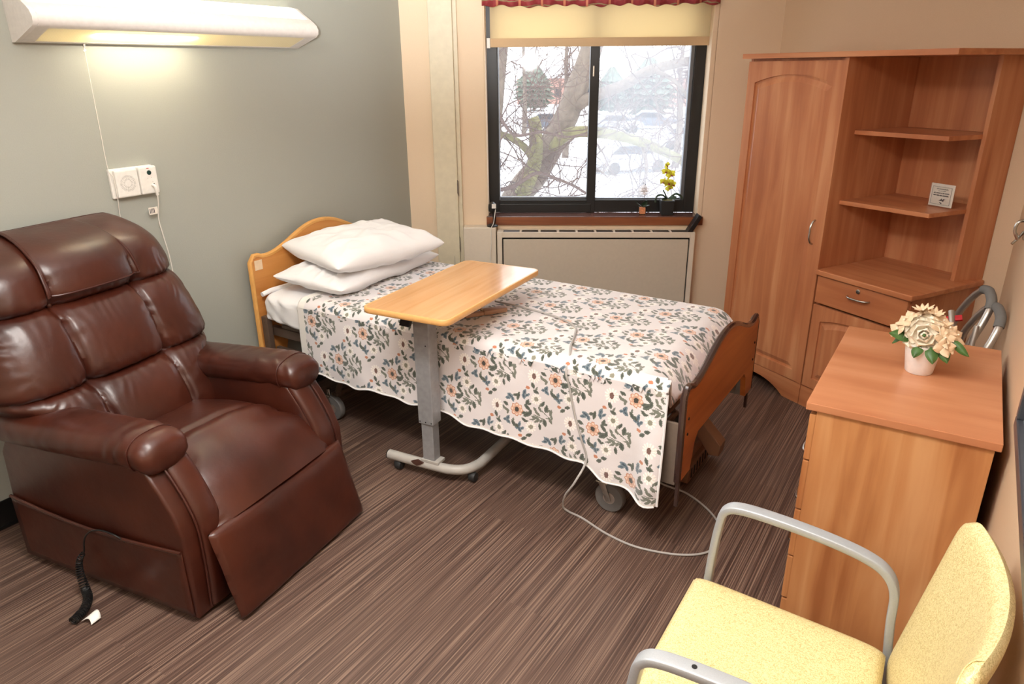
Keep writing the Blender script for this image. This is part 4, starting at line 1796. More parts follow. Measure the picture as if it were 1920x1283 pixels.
# open shelves
bm = BM()
box(bm, .866, 1.345, -.012, -.003, .727, 1.685)
obj('back_panel', bm, 'wardrobe', wd, False)
bm = BM()
prism(bm, [(1.300, -.142), (1.318, -.142), (1.362, -.003), (1.344, -.003)], .727, 1.685, 'xy')
obj('end_panel', bm, 'wardrobe', wd, False)
for (z, f) in ((1.033, -.375), (1.352, -.345)):
    bm = BM()
    prism(bm, [(.866, -.012), (.866, f - .045), (1.285, f), (1.302, -.14), (1.34, -.012)], z, z + .019, 'xy', .001)
    obj('shelf', bm, 'wardrobe_h', wd, False)

# sign card on lower shelf
cd = thing('sign_card', 'small white printed card in clear acrylic holder on the lower open shelf', 'sign', local((DO, DR), 1.215, -.20, 1.0525), DR - R(4))
bm = BM()
box(bm, -.060, .060, -.004, -.001, .004, .104)
obj('acrylic_holder', bm, 'acrylic', cd, False)
bm = BM()
box(bm, -.066, .066, -.02, .04, 0, .0035, .001)
obj('acrylic_base', bm, 'acrylic', cd, False)
bm = BM()
box(bm, -.056, .056, -.001, .001, .005, .103)
cdp = obj('card', bm, 'paper', cd, False)
bm = BM()
for (a, b, c, e) in ((-.046, .046, .014, .0148), (-.046, .046, .090, .0908), (-.046, -.0452, .014, .0908), (.0452, .046, .014, .0908)):
    box(bm, a, b, -.0048, -.0042, c, e)
obj('border_line', bm, 'ink', cdp, False)


def scribble(words, x0, x1, z, h, th):
    """a line of printing too small to read: short words of up-and-down strokes"""
    bm = BM()
    tot = sum(words) + .8 * (len(words) - 1)
    u = (x1 - x0) / tot
    x = x0
    for wd_ in words:
        n_ = int(wd_ * 4)
        pts_ = [Vector((x + u * wd_ * k / n_, -.0046, z + (h * (.5 + .5 * ((k * 7 + wd_ * 3) % 3) / 2) if k % 2 else 0) - .0002 * k * 0)) for k in range(n_ + 1)]
        tube(bm, pts_, th, 4)
        x += u * (wd_ + .8)
    obj('lettering', bm, 'ink', cdp)


scribble((10,), -.026, .030, .079, .0055, .0005)
scribble((4, 3, 5), -.018, .018, .0715, .0025, .0003)
scribble((2, 5, 1, 2, 5), -.037, .037, .061, .0055, .0006)
scribble((3, 3, 3, 7), -.037, .036, .051, .0055, .0007)
bm = BM()
for (x, z, a) in ((-.008, .030, 20), (.0, .028, 60), (.008, .031, 40), (.002, .033, -10), (-.004, .024, -20)):
    d = Vector((math.cos(R(a)), 0, math.sin(R(a))))
    prism(bm, [(x, z), (x + d.x * .012 - d.z * .002, z + d.z * .012 + d.x * .002), (x + d.x * .015, z + d.z * .015), (x + d.x * .01 + d.z * .003, z + d.z * .01 - d.x * .003)], -.0048, -.0042, 'xz')
obj('bird_emblem', bm, 'ink', cdp, False)

# ---------------------------------------------------------------- dresser
ds = thing('dresser', 'pear wood dresser standing against the right wall behind the yellow chair', 'dresser', (2.88, 2.35, 0), 0)
dx0, dx1, dy0, dy1 = -0.222, 0.222, -0.362, 0.362
bm = BM()
box(bm, dx0 - .012, dx1 + .013, dy0 - .010, dy1 + .012, .737, .760, .0025)
obj('dresser_top', bm, 'dresser_top', ds, False)
bm = BM()
box(bm, dx0 + .018, dx1, dy0, dy0 + .018, 0, .736)
box(bm, dx0 + .018, dx1, dy1 - .018, dy1, 0, .736)
box(bm, dx1 - .008, dx1, dy0 + .018, dy1 - .018, .05, .736)
box(bm, dx0 + .04, dx1 - .01, dy0 + .018, dy1 - .018, .06, .075)
obj('carcass', bm, 'dresser', ds, False)
for k, (a, b) in enumerate(((.575, .722), (.405, .570), (.235, .400), (.075, .230))):
    bm = BM()
    box(bm, dx0, dx0 + .018, dy0 + .001, dy1 - .001, a, b, .003)
    d_ = obj('drawer', bm, 'dresser', ds, False)
    for y in (-.17, .17):
        bm = BM()
        zc = (a + b) / 2 + .035
        tube(bm, crv([(dx0, y - .05, zc), (dx0 - .02, y - .04, zc), (dx0 - .026, y, zc), (dx0 - .02, y + .04, zc), (dx0, y + .05, zc)], 6), .0045, 8)
        obj('handle', bm, 'chrome', d_)
bm = BM()
box(bm, dx0 + .002, dx0 + .02, dy0 + .001, dy1 - .001, 0, .068, .002)
obj('plinth', bm, 'dresser', ds, False)

# flower pot on the dresser
fp = thing('flower_arrangement', 'cream and beige artificial flowers in white pot standing on the dresser', 'plant', (2.895, 2.385, .7605), 0)
bm = BM()
lathe(bm, [(.001, 0), (.036, 0), (.039, .004), (.052, .095), (.0495, .095), (.044, .085), (.001, .085)], 32)
obj('pot', bm, 'pot_white', fp)
bm = BM()
ball(bm, (0, 0, .105), .03, 1, 1, .7)
obj('stem_bundle', bm, 'soil', fp)
# big ranunculus facing the camera
cdir = Vector((2.919 - 2.895, -2.385, 1.65 - .9)).normalized()
cs = Vector((0, 0, 1)).cross(cdir).normalized() * -1
cu_ = cdir.cross(cs).normalized()
if cu_.z < 0:
    cu_ = -cu_
fc = Vector((-.004, -.030, .128))
bm = BM()
random.seed(11)
for ring, (n_, rad, ln, op) in enumerate(((4, .008, .020, 1.5), (5, .016, .028, 1.2), (6, .025, .034, .9), (6, .036, .036, .6), (7, .046, .037, .35), (7, .054, .036, .12))):
    for k in range(n_):
        a = 2 * PI * (k + ring * .37) / n_ + random.uniform(-.1, .1)
        d = cs * math.cos(a) + cu_ * math.sin(a)
        sd = -cs * math.sin(a) + cu_ * math.cos(a)
        dirv = (d * (1.25 - op * .75) + cdir * op).normalized()
        petal_grid(bm, fc + d * rad * .55 - cdir * ring * .004, dirv, sd, ln, ln * 1.75, .30, 8)
ball(bm, fc + cdir * .006, .009)
obj('rose_bloom', bm, 'cream_petal', fp)
bm = BM()
ball(bm, fc + cdir * .022, .005)
obj('bloom_center', bm, 'green', fp)
bl_pos = [(-.062, .0, .155), (-.045, .02, .168), (-.02, .025, .185), (.012, .02, .178), (.036, .015, .165), (.055, .005, .150), (.048, -.03, .128), (.068, -.02, .118), (.052, -.045, .105), (-.075, -.012, .128), (.03, -.01, .155), (-.03, .05, .16), (.0, .055, .165), (.04, .05, .14), (.078, .01, .13), (-.07, .035, .13)]
for k, (x, y, z) in enumerate(bl_pos):
    bm = BM()
    ctr = Vector((x, y, z))
    out = (ctr - Vector((0, 0, .08))).normalized() + cdir * .35
    out.normalize()
    s_ = out.orthogonal().normalized()
    t_v = out.cross(s_)
    n_ = random.choice((4, 4, 5)) if k not in (2, 3) else 9
    ph = random.uniform(0, 3)
    for q in range(n_):
        a = 2 * PI * q / n_ + ph
        d = s_ * math.cos(a) + t_v * math.sin(a)
        sd = -s_ * math.sin(a) + t_v * math.cos(a)
        up = .9 if k in (2, 3) else random.uniform(.25, .6)
        wdt = .014 if k in (2, 3) else random.uniform(.027, .034)
        petal_grid(bm, ctr, (d + out * up), sd, random.uniform(.028, .036), wdt, random.uniform(-.25, .1), 5)
    f = obj('blossom', bm, 'beige_petal', fp)
    bm = BM()
    ball(bm, ctr + out * .006, .0035, sub=1)
    obj('blossom_center', bm, 'cream_petal', f)
for (b_, d, sd, ln, w_) in (((-.035, -.02, .115), (-1, -.35, .22), (.2, -.6, -.7), .062, .040), ((-.01, -.045, .10), (-.25, -.75, -.65), (1, -.2, 0), .042, .032),
                            ((.02, -.045, .10), (.25, -.75, -.65), (1, .1, .1), .052, .036), ((.045, -.03, .105), (.45, -.6, -.65), (.8, .3, .3), .055, .036),
                            ((.07, -.02, .12), (.8, -.45, -.5), (.3, .3, .9), .062, .026), ((-.06, -.0, .11), (-.6, -.3, -.5), (.5, -.6, 0), .04, .022), ((.03, .05, .12), (.5, .6, .1), (.5, -.5, 0), .05, .03)):
    bm = BM()
    petal_grid(bm, b_, d, sd, ln, w_, -.15, 6)
    obj('leaf', bm, 'green', fp)

# ---------------------------------------------------------------- folded walker behind dresser
wk = thing('folded_walker', 'folded aluminium walker with grey grips leaning in corner behind dresser', 'walker', (3.045, 3.05, 0), 0)
wk.scale = (1, 1, .965)
for (dx, dy, dz, nm) in ((0.0, 0.0, 0.0, 'a'), (-0.035, .10, .035, 'b')):
    bm = BM()
    p = [(-.02, -.16, 0.02), (-.01, -.13, .35), (.02, -.11, .62), (.052, -.085, .74), (.065, -.05, .80), (.055, .02, .835), (.03, .08, .82), (-.01, .13, .74), (-.04, .16, .62), (-.06, .18, .3), (-.06, .19, 0.02)]
    tube(bm, crv([(x + dx, y + dy, z + (dz if z > .1 else 0)) for x, y, z in p], 8), .0135, 12)
    sf = obj('side_frame', bm, 'alu', wk)
    bm = BM()
    g = [(.063, -.062, .785), (.064, -.035, .815), (.052, .02, .835), (.036, .065, .828)]
    tube(bm, crv([(x + dx, y + dy, z + dz) for x, y, z in g], 8), .018, 12)
    obj('hand_grip', bm, 'greyfoam', sf)
    for q in (0, -1):
        bm = BM()
        x, y, z = p[q]
        lathe(bm, [(.001, 0), (.018, 0), (.019, .004), (.015, .035), (.001, .035)], 14, (x + dx, y + dy, 0))
        obj('rubber_tip', bm, 'greyrubber', sf)
bm = BM()
tube(bm, [(-.03, -.05, .60), (-.075, .02, .72), (-.09, .08, .78)], .012, 10)
tube(bm, [(.0, .0, .76), (-.01, -.06, .55)], .010, 10)
obj('cross_brace', bm, 'alu', wk)
bm = BM()
tube(bm, crv([(-.085, -.14, .66), (-.10, -.06, .735), (-.09, .02, .70), (-.02, -.02, .60)], 6), .014, 10)
obj('lower_grip', bm, 'rubber', wk)
for (a, b) in (((-.13, .06, .74), (-.05, .06, .765)), ((-.09, -.02, .69), (-.03, -.06, .66))):
    bm = BM()
    tube(bm, [a, b], .012, 8, ry=.008)
    obj('release_tab', bm, 'red', wk)
bm = BM()
ball(bm, (.0, -.13, .60), .006)
obj('button', bm, 'chrome', wk)

# chrome coat hook, framed print on the right wall
hk = thing('coat_hook', 'small chrome hook fixed to the tan right wall above the walker', 'hook', (XR, 3.27, 1.03), 0)
bm = BM()
box(bm, -.006, 0, -.02, .02, .0, .09, .002)
obj('hook_plate', bm, 'chrome', hk, False)
bm = BM()
tube(bm, crv([(-.006, 0, .07), (-.03, -.01, .065), (-.035, -.01, .03), (-.02, -.01, .0), (-.03, -.012, .02)], 6), .006, 8)
tube(bm, crv([(-.006, 0, .03), (-.02, 0, .0), (-.035, -.01, -.02)], 6), .005, 8)
obj('hook_arm', bm, 'chrome', hk)

pf = thing('picture_frame', 'charcoal framed pale print hanging on the right wall above the yellow chair', 'picture', (XR, 1.40, 0.872), 0)
bm = BM()
fy, fz, t_, dp = .445, .72, .028, .026
box(bm, -dp, 0, -fy, fy, 0, t_, .004)
box(bm, -dp, 0, -fy, fy, fz - t_, fz, .004)
box(bm, -dp, 0, -fy, -fy + t_, t_, fz - t_, .004)
box(bm, -dp, 0, fy - t_, fy, t_, fz - t_, .004)
obj('frame', bm, 'frame_dark', pf, False)
bm = BM()
box(bm, -.012, -.001, -fy + t_, fy - t_, t_, fz - t_)
obj('print', bm, 'mat_grey', pf, False)

# ---------------------------------------------------------------- yellow armchair (foreground)
ch = thing('armchair', 'pale yellow vinyl armchair with silver arms in the foreground against right wall', 'chair', (2.768, 1.236, 0), R(1))
# local: x back(+)/front(-), y across
bm = BM()


def seatf(sgn):
    def g(u, v):
        a, b = u * 2 - 1, v * 2 - 1
        x = -.235 + .215 * 1 + a * .215 if False else -.027 + a * .222
        y = b * (.254 - .016 * (a + 1))
        e = (max(0, 1 - abs(a) ** 9)) ** .4 * (max(0, 1 - abs(b) ** 9)) ** .4
        if sgn > 0:
            z = .430 + .038 * e + .004 * (1 - b * b)
        else:
            z = .425 - .035 * e
        return Vector((x, y, z))
    return g


grid(bm, seatf(1), 50, 50)
grid(bm, seatf(-1), 50, 50)
bmesh.ops.remove_doubles(bm, verts=bm.verts, dist=.0005)
obj('seat', bm, 'yellow', ch, angle=70)
bm = BM()


def backp(u, v, sgn, off=0.0):
    a, b = u * 2 - 1, v
    yw = .232 + .006 * b
    y = a * yw
    z = .40 + .43 * b
    # plan curve: ends come forward, middle back; leans back upwards
    x = .205 + .075 * b + .055 * (1 - a * a) * (0.35 + .65 * b)
    eb = abs(2 * b - 1)
    e = (max(0, 1 - abs(a) ** 8)) ** .4 * (max(0, 1 - eb ** 10)) ** .4
    corner = max(0, (abs(a) - .8) / .2) ** 2 * max(0, (b - .85) / .15) ** 2
    z -= corner * .03
    return Vector((x - sgn * (.019 * e + off), y, z))


grid(bm, lambda u, v: backp(u, v, 1), 60, 50)
grid(bm, lambda u, v: backp(u, v, -1), 60, 50)
bmesh.ops.remove_doubles(bm, verts=bm.verts, dist=.0005)
bk = obj('backrest', bm, 'yellow', ch, angle=70)
bm = BM()
pp = [backp(0.015, v / 20, 0) + Vector((0, -.002, 0)) for v in range(12, 21)] + [backp(u / 20 * .12, 1, 0) for u in range(1, 8)]
tube(bm, [backp(.10, 1 - .06 * k / 6, 1, .001) for k in range(7)] + [backp(.10 - .1 * k / 6, .94, 1, .001) for k in range(1, 7)], .0015, 6)
obj('seam', bm, 'yellow', bk)
for s in (1, -1):
    y = .272 * s
    bm = BM()
    path = crv([(-.228, y, .02), (-.224, y, .25), (-.213, y, .50), (-.203, y, .61), (-.192, y, .648), (-.155, y, .664), (-.06, y, .665), (.05, y, .657), (.125, y, .643), (.165, y, .620), (.185, y, .578), (.190, y, .50), (.200, y, .40), (.225, y, .2), (.265, y, .02)], 8)
    tube(bm, path, .0165, 16, ry=.0095, upv=(0, 1, 0) if False else None) if False else None
    # flat bar: wide across y, thin in the bend plane
    path = [Vector((p.x, p.y - s * max(0, p.x + .2) * .05, p.z)) for p in path]
    n = len(path)
    rings = []
    for i, p in enumerate(path):
        t = (path[min(i + 1, n - 1)] - path[max(i - 1, 0)]).normalized()
        wv = Vector((0, 1, 0))
        nv = t.cross(wv).normalized()
        ring = []
        for k in range(16):
            a = 2 * PI * k / 16
            ca = math.copysign(abs(math.cos(a)) ** .32, math.cos(a))
            sa = math.copysign(abs(math.sin(a)) ** .32, math.sin(a))
            ring.append(bm.verts.new(p + wv * .0165 * ca + nv * .0095 * sa))
        rings.append(ring)
    for i in range(n - 1):
        for k in range(16):
            bm.faces.new((rings[i][k], rings[i][(k + 1) % 16], rings[i + 1][(k + 1) % 16], rings[i + 1][k]))
    bm.faces.new(rings[0][::-1])
    bm.faces.new(rings[-1])
    fr_ = obj('arm_frame', bm, 'chairframe', ch)
    for (x,) in ((-.228,), (.266,)):
        bm = BM()
        lathe(bm, [(.001, 0), (.014, 0), (.014, .02), (.001, .02)], 14, (x, y - s * max(0, x + .2) * .05, 0))
        obj('foot', bm, 'black', fr_)
    if s == -1:
        bm = BM()
        lathe(bm, [(.001, 0), (.005, 0), (.005, .001), (.001, .001)], 12, (-.10, y - s * .005, .6755))
        obj('bolt_hole', bm, 'dark', fr_)
bm = BM()
tube(bm, [(-.17, -.268, .385), (-.17, .268, .385)], .011, 10)
tube(bm, [(.18, -.268, .385), (.18, .268, .385)], .011, 10)
obj('cross_rail', bm, 'chairframe', ch)

# ---------------------------------------------------------------- recliner
RZ = R(8.5)
RO = (1.105 - .85 * math.cos(RZ), .974 - .85 * math.sin(RZ), 0)
rc = thing('recliner', 'brown leather tufted recliner armchair standing beside the head of bed', 'armchair', RO, RZ)
CW, CC = .79, .392


# back cushion ------------------------------------------------------------
ZB0, ZB1 = .40, 1.125
ROWS = [.40, .645, .905, 1.125]


def back_surf(t, z, puff=1.0):
    """t in [-1,1] across, z height -> front surface point; returns Vector"""
    # half width
    if z < .66:
        q = max(0, min(1, (z - .56) / .10))
        hw = .372 + .078 * q * q * (3 - 2 * q)
    else:
        hw = .452 - .045 * (z - .66) / .34
    if z > .99:
        q = min(1, (z - .99) / .14)
        hw -= .11 * (1 - math.sqrt(max(0, 1 - q * q)))
    # centre plane of the front face
    up = .06 + (1.10 - z) * (.27 / .65)
    # cell
    row = 0 if z < ROWS[1] else (1 if z < ROWS[2] else 2)
    fz = (z - ROWS[row]) / (ROWS[row + 1] - ROWS[row])
    x = t * hw
    # columns split at +-0.157
    cs_ = .157
    if abs(x) < cs_:
        fx = (x + cs_) / (2 * cs_)
        wcol = 1.0
    else:
        fx = (abs(x) - cs_) / (hw - cs_)
        wcol = .9
        fx = fx * .55  # outer cell bulges towards its rim
    gx = 1 - abs(2 * fx - 1) ** 2.4
    gz = 1 - abs(2 * fz - 1) ** 2.4
    gz = max(0, gz)
    gx = max(0, gx)
    bulge = .052 * (gz ** .55) * (.45 + .55 * gx ** .6) * wcol
    # vertical seam creases
    dx_ = abs(abs(x) - cs_)
    if row < 2 or z < 1.0:
        bulge -= .014 * math.exp(-(dx_ / .010) ** 2) * (1 if row < 2 else .3)
    # row seams (deeper at buttons)
    dz_ = min(abs(z - ROWS[1]), abs(z - ROWS[2]))
    bulge -= .010 * math.exp(-(dz_ / .010) ** 2)
    db = min(math.hypot(abs(x) - cs_, z - ROWS[1]), math.hypot(abs(x) - cs_, z - ROWS[2]))
    bulge -= .022 * math.exp(-(db / .028) ** 2)
    # gathers fanning from the seams
    nn = noise.noise(Vector((x * 9, z * 9, 2.5)))
    g1 = math.exp(-dz_ / .04) * (math.sin(x * 105 + nn * 14) + math.sin(x * 190 + nn * 10)) * .0021
    g2 = math.exp(-dx_ / .03) * (math.sin(z * 70 + nn * 16) + math.sin(z * 113 + nn * 9)) * .0012 * (1 if row < 2 else .4)
    rim = max(0, abs(t) - .75) / .25
    g3 = rim * (math.sin(z * 90 + nn * 15) + math.sin(z * 150 + nn * 9)) * .0024
    bulge += (g1 + g2 + g3) * puff
    bulge += .006 * noise.noise(Vector((x * 5, z * 5, 7)))
    # edge rounding
    d = (1 - abs(t) ** 6) ** .5 if abs(t) < 1 else 0
    d2 = 1.0
    if z > 1.01:
        q = min(1, (z - 1.01) / (ZB1 - 1.01))
        d2 = math.sqrt(max(0, 1 - q ** 2.2))
    pinch = .018 * math.exp(-(dz_ / .018) ** 2) * (abs(t) ** 6)
    thick = .20
    u = up - thick + (thick + bulge) * d * d2
    return Vector((u, CC + (x - math.copysign(pinch, x)), z))


bm = BM()
grid(bm, lambda u, v: back_surf(math.sin((u * 2 - 1) * PI / 2) * (1), ZB0 + (ZB1 - ZB0) * (1 - (1 - v) ** 1.25)), 180, 190)
# side and rear shell
def rear(u, v):
    z = ZB0 + (ZB1 - ZB0) * (1 - (1 - v) ** 1.25)
    t = -math.sin((u * 2 - 1) * PI / 2)
    p = back_surf(math.copysign(1, t) if abs(t) > .9999 else t, z, 0)
    up = .06 + (1.10 - z) * (.27 / .65)
    e = (1 - abs(t) ** 8) ** .5 if abs(t) < 1 else 0
    return Vector((up - .20 - .015 * e, p.y, z))
grid(bm, rear, 60, 60)
bmesh.ops.remove_doubles(bm, verts=bm.verts, dist=.0008)
bko = obj('backrest', bm, 'leather', rc, angle=80)
for z in (ROWS[1], ROWS[2]):
    for s in (-1, 1):
        t = .157 / (.450 if z < .7 else .424)
        p = back_surf(s * t, z + .001)
        bm = BM()
        ball(bm, p + Vector((.006, 0, .002)), .010, .8, 1, 1)
        obj('button', bm, 'leather', bko)
# head cover flap
bm = BM()


def flap(u, v):
    # u across, v from lower front edge over the top to the back
    t0 = -.41 + .82 * u
    if v < .72:
        z = .940 + (ZB1 - .004 - .940) * math.sin(v / .72 * PI / 2)
        p = back_surf(t0 * (1 + .05 * (1 - v)), z, 0)
        nrm = Vector((.9, 0, .35)).lerp(Vector((.1, 0, 1)), (v / .72) ** 2)
        q = p + nrm.normalized() * (.010 + .004 * noise.noise(Vector((u * 3, v * 4, 1))))
        # smooth out the pillow shape below
        return q
    k = (v - .72) / .28
    pt = back_surf(t0, ZB1 - .004, 0)
    return pt + Vector((-.004 - .09 * k * .3, 0, .010 - .10 * k * k))


grid(bm, flap, 40, 60)
fl = obj('head_cover', bm, 'leather', bko, angle=80)
md = fl.modifiers.new('t', 'SOLIDIFY')
md.thickness = .006
md.offset = 1
bm = BM()
edge = [flap(0, .70 - v / 20 * .70) for v in range(0, 21)] + [flap(u / 20, 0) for u in range(1, 21)] + [flap(1, v / 20 * .70) for v in range(1, 21)]
tube(bm, [e + Vector((.004, 0, .001)) for e in edge], .0042, 8)
obj('piping', bm, 'leather_dark', fl)

# arms ---------------------------------------------------------------------
side_prof = [(.03, .015), (.845, .015), (.852, .20), (.850, .325), (.825, .40), (.785, .47), (.740, .535), (.70, .56), (.10, .53), (.045, .45), (.03, .28)]
for k, (v0, v1) in enumerate(((0.0, .150), (CW - .150, CW))):
    bm = BM()
    prism(bm, side_prof, v0, v1, 'xz', .012, 3)
    arm = obj('arm', bm, 'leather', rc)
    inner, outer = (v1, v0) if k == 0 else (v0, v1)
    # padded strip along the inner half of the front
    bm = BM()
    sgn = 1 if k == 0 else -1
    c = inner - sgn * .048
    pth = crv([(.842, c, .03), (.852, c, .18), (.850, c, .32), (.822, c, .405), (.782, c, .478), (.742, c, .535)], 8)
    tube(bm, pth, .045, 14, ry=.022, upv=(0, 1, 0)) if False else None
    n = len(pth)
    rings = []
    for i, p in enumerate(pth):
        t = (pth[min(i + 1, n - 1)] - pth[max(i - 1, 0)]).normalized()
        nv = Vector((0, 1, 0)).cross(t).normalized()
        if nv.x < 0:
            nv = -nv
        ring = []
        for q in range(16):
            a = 2 * PI * q / 16
            ring.append(bm.verts.new(p + Vector((0, 1, 0)) * .046 * math.copysign(abs(math.cos(a)) ** .7, math.cos(a)) + nv * .020 * math.copysign(abs(math.sin(a)) ** .8, math.sin(a))))
        rings.append(ring)
    for i in range(n - 1):
        for q in range(16):
            bm.faces.new((rings[i][q], rings[i][(q + 1) % 16], rings[i + 1][(q + 1) % 16], rings[i + 1][q]))
    bm.faces.new(rings[0])
    bm.faces.new(rings[-1])
    obj('front_pad', bm, 'leather', arm)
    bm = BM()
    co = inner - sgn * .098
    tube(bm, crv([(.853, co, .03), (.862, co, .18), (.860, co, .325), (.833, co, .41), (.793, co, .482), (.75, co, .54)], 8), .0035, 8)
    obj('piping', bm, 'leather_dark', arm)
    # arm pad
    bm = BM()
    vc = (v0 + v1) / 2 + (-.004 if k == 0 else .004)

    def armf(u, v):
        a = 2 * PI * u
        s = v
        L0, L1 = .045, .775
        x = L0 + (L1 - L0) * s
        zc = .535 + .048 * s
        e = 1.0
        if s > .93:
            q = (s - .93) / .07
            e = math.sqrt(max(0, 1 - q ** 2.6))
            e = .58 + .42 * e if q < 1 else .58
        if s < .05:
            e = .75 + .25 * math.sin(s / .05 * PI / 2)
        wv_ = .090 * (e ** .7) * (1 + .05 * math.sin(s * 4))
        hz = .059 * e
        ca, sa = math.cos(a), math.sin(a)
        ca = math.copysign(abs(ca) ** .75, ca)
        sa = math.copysign(abs(sa) ** .8, sa)
        wr = .0018 * math.sin(s * 60 + 5 * noise.noise(Vector((a, s * 6, k)))) * (1 if s > .75 else .3)
        dz = -.020 * max(0, (s - .84) / .16) ** 1.5
        return Vector((x + (0.012 * (1 - e)), vc + (wv_ + wr) * ca, zc + dz + (hz + wr) * sa))
    grid(bm, armf, 48, 90, True)
    bm.verts.ensure_lookup_table()
    e0 = [bm.verts[i * 90] for i in range(48)]
    e1 = [bm.verts[i * 90 + 89] for i in range(48)]
    bm.faces.new(e0)
    bm.faces.new(e1)
    pad = obj('arm_pad', bm, 'leather', arm, angle=80)
    bm = BM()
    ring = [armf(i / 40, .905) for i in range(41)]
    tube(bm, [p + (p - Vector((p.x, vc, .572))) * .02 for p in ring], .0022, 6)
    obj('seam', bm, 'leather_dark', pad)
    # side pocket on the outer face
    yo = v0 if k == 0 else v1
    s_ = -1 if k == 0 else 1
    bm = BM()

    def pk(u, v):
        x = .032 + .806 * u
        zt = .272 + .006 * math.sin(PI * u) - .022 * math.sin(PI * u)
        z = .03 + (zt - .03) * v
        b_ = .006 + .010 * v * math.sin(PI * u)
        return Vector((x, yo + s_ * b_, z))
    grid(bm, pk, 30, 12)
    pko = obj('side_pocket', bm, 'leather', arm)
    md = pko.modifiers.new('t', 'SOLIDIFY')
    md.thickness = .006
    bm = BM()
    tube(bm, [pk(u / 30, 1) for u in range(31)], .0055, 8)
    obj('piping', bm, 'leather', pko)

# seat / leg rest pad ---------------------------------------------------------
bm = BM()
seat_c = crv([(.30, 0, .440), (.40, 0, .462), (.52, 0, .480), (.63, 0, .486), (.72, 0, .470), (.79, 0, .435), (.850, 0, .375), (.895, 0, .310)], 10)
NSC = len(seat_c)


def seatg(u, v):
    f = v * (NSC - 1)
    i = min(int(f), NSC - 2)
    p = seat_c[i].lerp(seat_c[i + 1], f - i)
    t = (seat_c[min(i + 2, NSC - 1)] - seat_c[max(i - 1, 0)]).normalized()
    nv = Vector((-t.z, 0, t.x))
    a = u * 2 - 1
    s = p.x
    k_ = max(0, min(1, (s - .70) / .12))
    hw = .252 + .075 * (k_ * k_ * (3 - 2 * k_))
    d = (1 - abs(a) ** 5) ** .5 if abs(a) < 1 else 0
    x_ = a * hw
    w_ = 0
    # crease across, in front of the seat
    ds_ = (s - .625)
    w_ -= .010 * math.exp(-((s - .60 - .03 * a) / .014) ** 2)
    w_ += .010 * math.exp(-((s - .655 - .03 * a) / .03) ** 2)
    rim = max(0, abs(a) - .72) / .28
    if s > .68:
        w_ += rim * .005 * math.sin(v * 95 + 5 * noise.noise(Vector((a * 3, v * 7, 0))))
    w_ += .006 * noise.noise(Vector((a * 2.5, s * 6, 4)))
    th = .10
    return Vector((p.x, CC + x_, p.z)) + nv * (-th + (th + w_ + .012 * (1 - a * a)) * d)


grid(bm, seatg, 110, 130)


def seatu(u, v):
    a = u * 2 - 1
    q = seatg(0 if a < 0 else 1, v)
    m_ = seatg(.5, v)
    f = v * (NSC - 1)
    i = min(int(f), NSC - 2)
    p = seat_c[i].lerp(seat_c[i + 1], f - i)
    t = (seat_c[min(i + 2, NSC - 1)] - seat_c[max(i - 1, 0)]).normalized()
    nv = Vector((-t.z, 0, t.x))
    s = p.x
    k_ = max(0, min(1, (s - .70) / .12))
    hw = .252 + .075 * (k_ * k_ * (3 - 2 * k_))
    return Vector((p.x, CC + a * hw, p.z)) - nv * .10


grid(bm, seatu, 20, 130)
bmesh.ops.remove_doubles(bm, verts=bm.verts, dist=.0006)
obj('seat_cushion', bm, 'leather', rc, angle=80)
# foot rest panel
bm = BM()


def foot(sgn):
    def g(u, v):
        a, b = u * 2 - 1, v * 2 - 1
        e = (max(0, 1 - abs(a) ** 14)) ** .4 * (max(0, 1 - abs(b) ** 10)) ** .4
        zz = .158 + b * .150
        x = .925 - (zz - .165) * .28
        return Vector((x + sgn * (.022 * e + (.003 * noise.noise(Vector((a * 3, b * 2, 1))) if sgn > 0 else 0)), CC + a * .330, zz))
    return g


grid(bm, foot(1), 60, 40)
grid(bm, foot(-1), 60, 40)
bmesh.ops.remove_doubles(bm, verts=bm.verts, dist=.0006)
obj('foot_rest', bm, 'leather', rc, angle=80)
bm = BM()
box(bm, .05, .80, .15, CW - .15, .03, .34, .004)
obj('seat_base', bm, 'dark', rc, False)
bm = BM()
box(bm, .80, .90, .16, .19, .10, .13, .002)
box(bm, .80, .90, CW - .19, CW - .16, .10, .13, .002)
obj('linkage', bm, 'black', rc, False)
bm = BM()
box(bm, .851, .853, .152, .162, .215, .235)
obj('warning_tag', bm, 'yellowtag', rc, False)
bm = BM()
for (x, y) in ((.08, .05), (.78, .05), (.08, CW - .05), (.78, CW - .05)):
    lathe(bm, [(.001, 0), (.02, 0), (.02, .016), (.001, .016)], 12, (x, y, 0))
obj('glide', bm, 'black', rc)

# coiled hand-control cord hanging from the pocket
cc = thing('coiled_cord', 'black coiled cord with white tag hanging from the recliner side pocket to floor', 'cord', (RO[0] + .40 * math.cos(RZ), RO[1] + .40 * math.sin(RZ), 0), RZ)


def cpt(x, y, z):
    return (x - .40, y, z)


